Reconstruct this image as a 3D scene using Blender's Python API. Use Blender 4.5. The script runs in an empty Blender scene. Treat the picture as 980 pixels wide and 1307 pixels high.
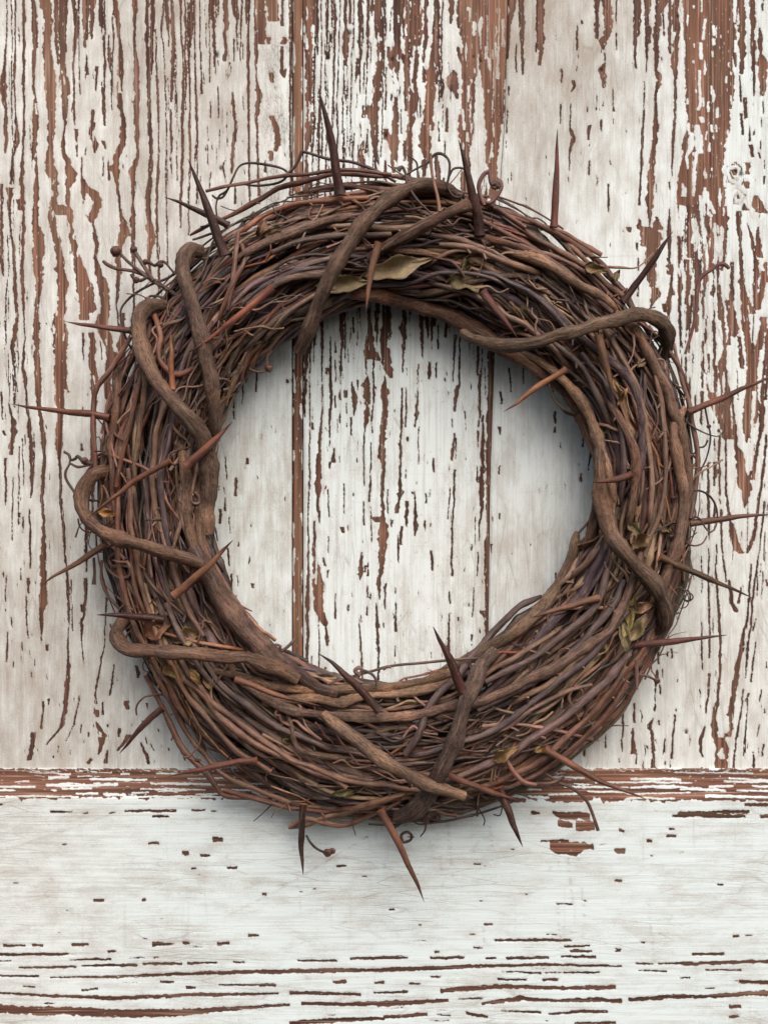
import bpy, math, random
import numpy as np

S = 0.0005            # one photo pixel on the door plane = 0.5 mm
D = 1500.0            # camera distance in those units (0.75 m)
H0 = 1.45             # height of the picture centre above the step
rng = np.random.default_rng(7)
random.seed(7)
scene = bpy.context.scene
col = scene.collection

# ------------------------------------------------------------------ camera, sky, sun, exposure
cam_d = bpy.data.cameras.new('camera')
cam = bpy.data.objects.new('camera', cam_d); col.objects.link(cam)
cam.location = (0, -D * S, H0); cam.rotation_euler = (math.radians(90), 0, 0)
cam_d.sensor_fit = 'VERTICAL'; cam_d.sensor_height = 36.0
cam_d.lens = 36.0 * D / 1307.0
cam_d.clip_start = 0.02; cam_d.clip_end = 200
scene.camera = cam

SUN_EL, SUN_AZ = 47.0, 16.0      # degrees; azimuth measured from the door's front towards the right
w = bpy.data.worlds.new('World'); scene.world = w; w.use_nodes = True
nt = w.node_tree; bg = nt.nodes['Background']
sky = nt.nodes.new('ShaderNodeTexSky'); sky.sky_type = 'NISHITA'; sky.sun_disc = False
sky.sun_elevation = math.radians(SUN_EL); sky.sun_rotation = math.radians(180 - SUN_AZ)
sky.air_density = 1.0; sky.dust_density = 4.0; sky.ozone_density = 0.6
nt.links.new(sky.outputs[0], bg.inputs[0]); bg.inputs[1].default_value = 0.10
sd = bpy.data.lights.new('sun', 'SUN'); sd.energy = 1.5; sd.angle = math.radians(50); sd.color = (1, 0.965, 0.92)
so = bpy.data.objects.new('sun', sd); col.objects.link(so)
so.rotation_euler = (math.radians(90 - SUN_EL), 0, math.radians(SUN_AZ))
so.location = (0.5, -2, 4)
scene.view_settings.view_transform = 'Standard'; scene.view_settings.look = 'None'
scene.view_settings.gamma = 1; scene.view_settings.use_curve_mapping = False
scene.view_settings.exposure = 0.66

# ------------------------------------------------------------------ helpers
def P(px, py, z):
    """photo position + height above the door plane (all in photo pixels) -> world metres"""
    k = (D - z) / D
    return np.stack([(np.asarray(px) - 490.0) * k * S, -np.asarray(z) * S + 0 * np.asarray(px),
                     (653.5 - np.asarray(py)) * k * S + H0], axis=-1)

def sl(r, g, b):
    f = lambda c: ((c / 255 + 0.055) / 1.055) ** 2.4 if c > 10 else c / 255 / 12.92
    return (f(r), f(g), f(b))

def make_mesh(name, V, F, mat, parent=None, smooth=True, fl=None, vec=None, colr=None):
    me = bpy.data.meshes.new(name)
    V = np.asarray(V, np.float32); 
    me.vertices.add(len(V)); me.vertices.foreach_set('co', V.ravel())
    if isinstance(F, np.ndarray):
        n, k = F.shape
        me.loops.add(n * k); me.loops.foreach_set('vertex_index', F.astype(np.int32).ravel())
        me.polygons.add(n); me.polygons.foreach_set('loop_start', np.arange(0, n * k, k, dtype=np.int32))
    else:
        flat = [i for f in F for i in f]; ls = np.cumsum([0] + [len(f) for f in F])[:-1]
        me.loops.add(len(flat)); me.loops.foreach_set('vertex_index', np.array(flat, np.int32))
        me.polygons.add(len(F)); me.polygons.foreach_set('loop_start', ls.astype(np.int32))
    me.update(calc_edges=True)
    if smooth:
        me.polygons.foreach_set('use_smooth', np.ones(len(me.polygons), dtype=bool))
    for k_, a in (fl or {}).items():
        at = me.attributes.new(k_, 'FLOAT', 'POINT'); at.data.foreach_set('value', np.asarray(a, np.float32).ravel())
    for k_, a in (vec or {}).items():
        at = me.attributes.new(k_, 'FLOAT_VECTOR', 'POINT'); at.data.foreach_set('vector', np.asarray(a, np.float32).ravel())
    for k_, a in (colr or {}).items():
        at = me.attributes.new(k_, 'FLOAT_COLOR', 'POINT')
        a = np.concatenate([np.asarray(a, np.float32), np.ones((len(a), 1), np.float32)], 1)
        at.data.foreach_set('color', a.ravel())
    me.materials.append(mat)
    o = bpy.data.objects.new(name, me); col.objects.link(o)
    if parent is not None: o.parent = parent
    return o

def empty(name, loc=(0, 0, 0)):
    o = bpy.data.objects.new(name, None); col.objects.link(o); o.location = loc; o.empty_display_size = 0.05
    return o

class NG:
    """tiny node helper"""
    def __init__(s, name):
        s.m = bpy.data.materials.new(name); s.m.use_nodes = True; s.t = s.m.node_tree
        s.b = s.t.nodes['Principled BSDF']
    def n(s, typ, **kw):
        nd = s.t.nodes.new(typ)
        for k, v in kw.items(): setattr(nd, k, v)
        return nd
    def put(s, sock, v):
        if v is None: return
        if isinstance(v, bpy.types.NodeSocket): s.t.links.new(v, sock)
        else: sock.default_value = v
    def attr(s, name, out='Fac'):
        a = s.n('ShaderNodeAttribute'); a.attribute_name = name; return a.outputs[out]
    def math(s, op, a, b=None, c=None, clamp=False):
        m = s.n('ShaderNodeMath', operation=op); m.use_clamp = clamp
        s.put(m.inputs[0], a); s.put(m.inputs[1], b); s.put(m.inputs[2], c); return m.outputs[0]
    def mapr(s, v, a, b, c, d, smooth=False):
        m = s.n('ShaderNodeMapRange'); m.interpolation_type = 'SMOOTHSTEP' if smooth else 'LINEAR'
        s.put(m.inputs[0], v)
        for i, x in enumerate((a, b, c, d)): m.inputs[i + 1].default_value = x
        return m.outputs[0]
    def mix(s, f, a, b, mode='MIX'):
        m = s.n('ShaderNodeMix', data_type='RGBA', blend_type=mode)
        s.put(m.inputs[0], f); 
        s.put(m.inputs[6], a if isinstance(a, bpy.types.NodeSocket) else (*a, 1))
        s.put(m.inputs[7], b if isinstance(b, bpy.types.NodeSocket) else (*b, 1)); return m.outputs[2]
    def noise(s, vec, scale, detail=3, rough=.55, dist=0):
        m = s.n('ShaderNodeTexNoise'); s.put(m.inputs['Vector'], vec); m.inputs['Scale'].default_value = scale
        m.inputs['Detail'].default_value = detail; m.inputs['Roughness'].default_value = rough
        m.inputs['Distortion'].default_value = dist; return m.outputs['Fac']
    def mapping(s, vec, sc, loc=(0, 0, 0)):
        m = s.n('ShaderNodeMapping'); s.put(m.inputs[0], vec); m.inputs['Scale'].default_value = sc
        m.inputs['Location'].default_value = loc; return m.outputs[0]
    def bump(s, h, dist, strength=1, normal=None):
        m = s.n('ShaderNodeBump'); s.put(m.inputs['Height'], h); m.inputs['Distance'].default_value = dist
        m.inputs['Strength'].default_value = strength; s.put(m.inputs['Normal'], normal); return m.outputs[0]

# ------------------------------------------------------------------ materials: old painted wood
def painted_wood(name, horizontal=False):
    g = NG(name)
    co = g.n('ShaderNodeNewGeometry').outputs['Position']
    # u = across the grain, v = along the grain
    across, along = (4.0, 1.0) if not horizontal else (1.0, 4.0)
    def st(a, l, loc=(0, 0, 0)):     # anisotropic coordinates (metres * factor)
        return g.mapping(co, (a, a, l) if not horizontal else (l, a, a), loc)
    F = g.attr('bare'); dirt = g.attr('dirt'); tone = g.attr('tone'); crk = g.attr('crackle')
    hole = g.attr('hole'); wt = g.attr('woodtone')
    edge_n = g.noise(st(1000, 620), 1.0, 3, .65)
    Fn = g.math('ADD', F, g.mapr(edge_n, .28, .72, -.85, .42))
    bare = g.mapr(Fn, -.15, .15, 0, 1, True)
    rem = g.noise(st(1100, 240, (6, 6, 6)), 1.0, 2, .5)
    bare = g.math('MULTIPLY', bare, g.mapr(rem, .69, .72, 1, 0))
    # wood
    grain = g.noise(st(520, 9), 1.0, 4, .62, .12)
    grain2 = g.noise(st(170, 7, (3, 1, 2)), 1.0, 3, .55, .3)
    blot = g.noise(st(60, 25), 1.0, 3, .6)
    woodc = g.mix(g.mapr(grain2, .3, .7, 0, 1), sl(90, 58, 46), sl(148, 100, 78))
    woodc = g.mix(g.mapr(grain, .44, .58, 0, .85), woodc, sl(70, 45, 37))
    fibl = g.noise(st(900, 20, (5, 2, 8)), 1.0, 2, .5)
    woodc = g.mix(g.mapr(fibl, .55, .68, 0, .6), woodc, sl(190, 156, 136))
    wth = g.noise(st(45, 5, (8, 8, 2)), 1.0, 4, .6)
    woodc = g.mix(g.mapr(wth, .52, .76, 0, .4), woodc, sl(150, 120, 100))
    woodc = g.mix(g.mapr(blot, .45, .75, 0, .5), woodc, sl(118, 90, 68))
    woodc = g.mix(g.mapr(wt, 0, .45, .92, 0), woodc, sl(40, 23, 19))  # low tone darkens the wood; in thin cracks it paints recess shade
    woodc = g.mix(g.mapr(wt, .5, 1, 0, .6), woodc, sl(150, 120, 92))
    # paint
    n_big = g.noise(st(22, 9), 1.0, 4, .6)
    n_mid = g.noise(st(120, 45, (1, 2, 3)), 1.0, 5, .65)
    n_grn = g.noise(st(700, 22, (2, 5, 1)), 1.0, 3, .6)
    n_spk = g.noise(g.mapping(co, (1, 1, 1)), 1500, 3, .7)
    n_x = g.noise(st(18, 260, (7, 1, 3)), 1.0, 3, .6)
    white = g.mix(tone, (.75, .745, .705), (.69, .765, .765))
    d = g.math('ADD', g.math('MULTIPLY', dirt, .74), g.mapr(n_big, .3, .7, -.24, .20))
    d = g.math('ADD', d, g.mapr(n_mid, .3, .7, -.34, .38))
    d = g.math('ADD', d, g.mapr(n_spk, .3, .7, -.26, .26), clamp=True)
    dcol = g.mix(g.mapr(n_mid, .35, .65, 0, 1), (.29, .255, .21), (.38, .325, .275))
    paint = g.mix(d, white, dcol)
    paint = g.mix(g.mapr(n_grn, .48, .72, 0, .38), paint, (.40, .36, .30))
    paint = g.mix(g.mapr(n_grn, .28, .44, .25, 0), paint, (.83, .83, .80))
    paint = g.mix(g.mapr(n_x, .62, .74, 0, .22), paint, (.40, .38, .33))
    fly = g.noise(g.mapping(co, (1, 1, 1), (4, 4, 4)), 620, 2, .5)
    paint = g.mix(g.mapr(fly, .70, .76, 0, .55), paint, (.16, .12, .09))
    # darker brown line along the flake edges
    rim = g.mapr(Fn, -1.5, -.2, 0, 1)
    paint = g.mix(g.math('MULTIPLY', rim, g.mapr(n_mid, .35, .7, .05, .5)), paint, (.30, .22, .17))
    # crackle
    vo = g.n('ShaderNodeTexVoronoi', feature='DISTANCE_TO_EDGE'); g.put(vo.inputs['Vector'], st(620, 230)); vo.inputs['Scale'].default_value = 1
    vd = g.n('ShaderNodeTexVoronoi', feature='DISTANCE_TO_EDGE'); g.put(vd.inputs['Vector'], st(190, 18, (3, 3, 3))); vd.inputs['Scale'].default_value = 1
    ck = g.math('MULTIPLY', g.mapr(vo.outputs[0], 0, .09, 1, 0), g.math('MULTIPLY', crk, g.mapr(n_mid, .42, .6, .1, 1)))
    ck2 = g.math('MULTIPLY', g.mapr(vd.outputs[0], 0, .035, 1, 0), g.mapr(n_big, .4, .6, .0, .55))
    ckk = g.math('MAXIMUM', g.math('MULTIPLY', ck, .7), g.math('MULTIPLY', ck2, .55))
    paint = g.mix(ckk, paint, (.17, .13, .10))
    c = g.mix(bare, paint, woodc)
    c = g.mix(hole, c, (.018, .010, .008))
    g.put(g.b.inputs['Base Color'], c)
    g.put(g.b.inputs['Roughness'], g.math('ADD', g.mapr(bare, 0, 1, .55, .78), g.mapr(n_mid, .3, .7, -.06, .06)))
    g.b.inputs['Specular IOR Level'].default_value = .35
    h = g.math('MULTIPLY', g.mapr(bare, 0, 1, 1, 0), 1.0)
    nb = g.bump(h, .00013, .8)
    fine = g.math('ADD', g.math('MULTIPLY', grain, g.mapr(bare, 0, 1, .25, 1)), g.math('MULTIPLY', n_spk, .12))
    fine = g.math('ADD', fine, g.math('MULTIPLY', n_grn, .45))
    fine = g.math('SUBTRACT', fine, g.math('MULTIPLY', ckk, .8))
    nb = g.bump(fine, .00042, .9, nb)
    g.put(g.b.inputs['Normal'], nb)
    return g.m

M_V = painted_wood('flaking_paint_on_vertical_boards')
M_H = painted_wood('flaking_paint_on_rail', True)

def bark_material(name, rough=.62, ridge=1.0, spec=.35, sc=1150, stretch=.09, light=.62):
    g = NG(name)
    bc = g.attr('barkco', 'Vector'); c0 = g.attr('col', 'Color')
    fib = g.noise(g.mapping(bc, (1, 1, stretch)), sc, 4, .7, .2)
    fib2 = g.noise(g.mapping(bc, (1, 1, .10)), 520, 4, .68, .3)
    blot = g.noise(g.mapping(bc, (1, 1, .6)), 130, 4, .65)
    blot2 = g.noise(g.mapping(bc, (1, 1, .5), (9, 3, 1)), 420, 3, .6)
    c = g.mix(1.0, c0, g.mix(g.mapr(blot, .3, .7, 0, 1), (.55, .50, .50), (1.6, 1.5, 1.38)), 'MULTIPLY')
    c = g.mix(g.mapr(fib, .47, .62, 0, .62 * ridge), c, (.018, .012, .010))
    c = g.mix(g.mapr(fib2, .50, .70, 0, light), c, (.36, .265, .20))
    spk = g.noise(g.mapping(bc, (1, 1, .5), (4, 7, 1)), 1500, 3, .7)
    c = g.mix(g.mapr(spk, .60, .72, 0, .6), c, (.33, .25, .19))
    c = g.mix(g.mapr(spk, .28, .38, .5, 0), c, (.02, .014, .012))
    c = g.mix(g.mapr(blot2, .66, .80, 0, .45), c, (.20, .115, .07))
    g.put(g.b.inputs['Base Color'], c)
    g.put(g.b.inputs['Roughness'], g.mapr(blot2, .3, .7, rough - .16, rough + .08))
    g.b.inputs['Specular IOR Level'].default_value = spec
    h = g.math('ADD', g.math('MULTIPLY', fib, .6), g.math('MULTIPLY', fib2, 1.0))
    h = g.math('ADD', h, g.math('MULTIPLY', spk, .35))
    g.put(g.b.inputs['Normal'], g.bump(h, .0011 * ridge, 1.0))
    return g.m
M_BARK = bark_material('vine_bark', .5, .6, .42, 1300, .16, .42)
M_BIG = bark_material('ridged_old_vine_bark', .75, 1.15, .2, 1500, .24, .42)
M_THORN = bark_material('thorn_surface', .5, .35, .3, 1400, .12, .18)

def leaf_material():
    g = NG('dry_leaf')
    bc = g.attr('barkco', 'Vector'); c0 = g.attr('col', 'Color')
    n = g.noise(bc, 420, 5, .7); n2 = g.noise(bc, 1300, 3, .6)
    c = g.mix(g.mapr(n, .35, .7, 0, .8), c0, (.16, .075, .03))
    c = g.mix(g.mapr(n2, .5, .75, 0, .35), c, (.5, .42, .2))
    g.put(g.b.inputs['Base Color'], c); g.b.inputs['Roughness'].default_value = .55
    g.put(g.b.inputs['Normal'], g.bump(g.math('ADD', n, n2), .0006, .8))
    return g.m
M_LEAF = leaf_material()

# ------------------------------------------------------------------ the door: peeled shapes traced per strip
def parse(txt):
    out = []
    for ln in txt.strip().splitlines():
        for seg in ln.split(';'):
            seg = seg.strip()
            if not seg or seg[0] == '#': continue
            out.append([tuple(float(v) for v in p.split(',')) for p in seg.split()])
    return out

# x,y,width along the grain (vertical boards)
LEFT = parse('''
9,-60,3 9,0,2 9,30,2 8,60,3 6,85,4 5,105,9 4,118,9 9,140,4 8,160,6 9,180,6 7,195,3; 15,-60,2 15,0,2 16,60,2 15,130,2 17,185,2 14,235,4
20,-60,3 20,0,3 20,60,2 19,85,4 19,100,3 20,140,2 22,165,5 22,180,6 18,200,2 18,235,2
30,-60,4 30,0,4 31,50,4 31,100,4 31,150,3 31,170,4 30,190,3 29,210,5 28,235,6 30,260,7
42,-60,7 42,0,6 44,20,7 45,60,8 44,80,6 43,110,3 46,125,4 46,150,8 45,170,7 44,190,6 47,220,5 47,240,7 46,260,7 46,290,9 49,300,12 50,320,18 49,345,13 51,360,10 47,390,6 47,410,8 47,440,7 48,470,9 49,500,8 52,530,5 56,560,6 57,580,5 55,620,5 55,650,4 57,680,5 56,710,7 56,750,9 56,770,12 53,780,6 53,810,3 52,822,1
58,-60,14 58,0,16 61,20,11 61,50,9 62,80,13 65,110,16 66,140,12 66,165,9 65,180,7 63,200,10 66,220,14 70,235,10 70,260,9 66,275,10 68,290,9 75,320,10 80,360,14 80,390,11 74,410,16 78,430,20 78,460,15 79,500,18 78,530,10 75,560,9 77,600,4 78,640,4 82,680,4 83,710,3 86,725,3 88,760,5 88,800,2 87,840,3 88,850,5 86,880,6 83,910,6 80,925,6 70,938,4 60,950,3
71,-60,4 71,0,5 73,20,6 77,45,4 79,70,5 80,90,9 84,110,12 83,130,8 83,165,3 81,180,5 82,195,9 88,210,8 92,222,16 88,240,6 87,260,6 90,275,10 90,290,7 96,320,8 104,350,16 110,370,22 113,395,20 108,408,14
86,-40,4 86,0,4 85,30,2; 94,-60,4 94,0,5 96,25,6 99,35,8 96,55,5 94,85,3 95,115,3 94,140,5 96,160,2; 101,-60,3 101,0,3 101,40,2 102,100,2 103,120,2
118,-60,6 118,0,10 118,20,6 117,50,3; 131,8,3 131,20,3 131,50,2; 139,45,2 140,70,6 141,92,2; 142,100,2 143,140,2
147,-60,5 147,0,5 150,20,7 152,45,5 154,60,4 155,75,8 154,100,9 153,130,7 158,155,5 158,168,10 156,185,9 149,200,8 147,215,10 150,235,5 153,260,4 155,275,5 158,285,9 160,300,15 152,315,8 151,330,7 152,360,6 149,390,2 153,420,3
173,-60,9 173,0,10 173,12,7 171,30,4 172,60,4 174,80,6 175,130,8 175,160,6 176,200,4 170,218,8 171,240,6 170,260,3 171,282,8 170,300,5 170,330,6 171,350,3 171,400,4
188,-60,5 188,0,5 188,60,5 190,100,5 190,140,4 192,170,6 193,200,4 191,230,5 188,260,5 190,280,5 193,290,12 194,305,12 190,330,5 193,360,3
157,400,8 156,430,9 156,460,10 152,480,10; 110,70,2 112,95,5; 124,85,5 122,115,2; 130,105,3 133,140,5 134,160,3; 119,140,5 117,170,6 122,185,8 121,195,2; 98,165,5 99,200,2; 132,180,5 134,190,4
138,205,2 140,230,4; 132,200,2 132,225,2; 110,188,2 110,198,2; 104,200,2 105,235,3; 107,228,3 110,238,10 116,245,22 118,262,22 117,275,16 117,284,4; 75,262,14 82,268,24 80,274,20; 119,296,2 123,310,6 124,320,3
119,284,3 124,310,5 122,330,4 125,345,8 131,360,14 135,390,14 130,415,18 139,440,10 141,460,10 138,490,12 140,510,9; 118,425,8 118,460,8 121,490,9 120,520,6 119,580,7 118,640,5; 106,425,3 107,460,2; 128,435,2 131,460,2; 147,450,8 150,480,9 150,500,6
3,235,5 3,300,4 3,330,5 4,350,3; 10,300,2 12,340,2 8,380,2 8,440,2; 13,240,10 12,265,5 15,300,2 18,320,5 19,345,4 20,380,6 22,400,5 19,430,7 16,445,5 20,480,2 23,500,2
29,262,7 31,270,3 31,300,5 28,340,5 29,360,6 31,400,3 32,430,2 30,470,5 33,485,6 34,500,3 38,550,5 41,580,6 41,605,5 40,635,3; 38,650,2 39,690,4 39,725,2
24,255,5 25,268,5; 17,480,2 19,520,2; 12,515,1.5 15,530,4 19,540,6 18,555,8 15,568,8 14,580,6; 8,585,4 8,640,3; 17,610,2 16,690,2; 25,570,2 24,670,2; 29,560,2 31,620,2; 30,660,3 29,680,2; 2,500,4 4,535,2; 5,550,5 7,556,4
8,640,2 8,645,1; 110,670,6 110,700,5 111,730,2; 105,566,4 105,575,5; 8,735,2 7,768,2; 10,806,2 9,845,3; 8,778,2 8,781,2; 27,725,2 27,740,2; 36,738,4 37,757,3; 34,760,2 34,780,3 36,815,2; 60,823,5 61,830,4; 38,830,1.5 40,840,1; 44,840,2 45,850,2; 41,858,2 41,866,2; 15,788,2 16,800,2; 28,820,2 29,830,2; 18,845,2 18,852,2
110,738,5 109,780,4 104,795,4 105,820,2 107,850,2; 105,772,4 105,780,3; 91,740,2 93,805,2; 137,763,4 134,790,2 134,825,2 130,840,3 126,865,3 122,885,3 122,905,6 125,915,7; 131,896,3 131,912,4; 124,922,3 131,940,10 127,960,4 125,964,2; 146,848,2 142,880,3 140,887,4; 102,888,2 95,925,3 85,945,2; 75,952,3 74,960,2; 105,925,3 103,936,2
56,895,3 53,930,3; 44,935,8 41,955,6 38,970,6; 62,892,3 62,898,2; 163,895,7 163,905,6; 153,930,5 151,940,4; 165,938,8 158,948,6 150,958,5; 138,958,3 135,974,5; 117,968,5 114,975,6; 180,948,3 188,965,5 190,975,4; 188,898,3 189,905,2; 174,850,3 176,865,3; 186,940,2 188,950,2; 193,950,2 197,958,2; 113,935,3 113,940,3; 69,965,2 69,968,2; 107,945,2 107,948,2; 90,958,2 90,963,2; 120,925,2 120,928,2; 138,925,3 138,928,3; 202,930,2 203,934,2; 212,880,3 212,888,3; 215,955,3 216,958,3; 235,965,3 236,970,2; 168,925,2 168,927,2; 182,920,2 182,923,2
140,700,2 141,712,2; 104,790,2 104,793,2; 64,890,2 62,900,1.5; 33,555,2 33,568,2; 26,655,2 26,668,2; 64,605,1.5 64,612,1.5; 64,690,1.5 64,700,1.5; 106,520,2 106,526,2; 60,412,4 61,416,3
191,60,2 191,100,3 192,170,4 194,180,4 193,220,5 191,260,4 192,300,3; 199,38,2 200,90,3 202,130,4 203,180,2 202,220,4 200,260,4 201,330,2; 209,-60,3 209,0,3 206,40,3 210,70,2 212,130,2 213,190,2 213,260,2 214,340,2
215,5,2 216,60,2; 222,15,2 224,65,2; 219,80,2 219,120,3; 218,140,3 219,190,4 218,200,1; 225,70,1.5 225,130,2; 226,135,2 226,150,2; 226,180,2 226,230,2; 217,200,2 218,205,2; 231,-60,3 231,0,3 231,40,3 234,80,2 234,110,4 233,150,4 233,200,4 231,250,4 231,290,3
240,-60,2 240,0,1.5 241,60,4 242,100,3 243,140,2 242,160,4 243,200,3 241,260,2 241,300,2; 248,-60,3 248,0,3 249,60,2 251,140,4 252,200,2 251,260,2; 255,-60,2 255,0,2 256,60,2 258,120,3; 261,0,1.5 262,20,1; 263,30,2 263,60,2; 267,-60,2 267,0,2 268,105,2; 275,-60,3 275,0,3 276,35,1; 278,72,2 279,84,2; 286,69,3 286,78,3; 288,55,2 288,64,1; 300,-60,4 300,0,5 300,22,4; 299,50,3 299,78,2
279,110,2 279,150,2; 281,165,2 280,190,1; 269,130,2 269,150,2; 265,160,1.5 266,180,1.5; 265,185,2 266,210,2; 297,118,3 299,145,5 301,165,5 298,190,6 296,222,3; 310,120,1.5 311,140,2; 309,0,2 309,15,2; 309,25,1.5 309,38,1; 288,203,2 285,213,3 287,225,3; 288,228,1.5 288,232,1; 300,235,3 300,260,4; 269,220,2 268,240,2; 256,225,1.5 256,232,1.5; 310,55,1.5 310,75,1.5
318,-60,3 318,0,3 317,60,4 317,120,4 318,160,3 318,210,3 319,260,3; 325,-60,2 325,0,2 327,60,5 327,100,3 330,120,7 328,150,5 329,200,3 331,250,4; 333,-60,8 333,0,12 334,30,12 333,56,10; 347,-60,12 347,0,16 349,27,12; 343,48,6 343,56,6; 360,0,4 360,33,4; 363,48,8 361,56,8; 360,60,4 360,95,6; 365,88,4 362,99,6
346,93,6 348,105,6; 347,148,7 353,165,8 354,185,8 351,193,6; 346,193,8 346,205,5; 339,205,2 339,220,4; 364,195,2 364,200,2; 370,-60,2 370,200,2; 372,-60,4 371,130,3 371,160,2 371,250,4
327,445,3 327,475,3 327,500,3; 298,505,2 299,535,2; 316,585,4 316,592,4; 301,610,4 301,633,4; 288,583,2 290,612,2; 281,650,4 281,668,4; 287,635,2 287,652,3; 293,660,2 294,680,2; 269,645,2 269,655,2; 270,680,2 270,702,2; 291,700,2 293,722,3; 295,733,3 296,762,2; 322,745,5 322,750,4; 305,692,2 305,697,2; 367,484,4 367,489,4; 313,592,1.5 313,598,1.5; 329,607,2 329,612,2; 303,735,2 303,748,2; 302,760,1.5 302,772,1.5; 314,480,4 314,490,2; 280,620,2 280,626,2; 286,622,2 287,630,2; 333,555,2 333,560,2; 321,668,2 321,672,2
375,420,4 374,520,2 376,600,3 374,700,2 376,800,3 375,880,3 374,960,2; 300,880,2 302,900,2; 175,850,4 178,862,3
''')
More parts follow.
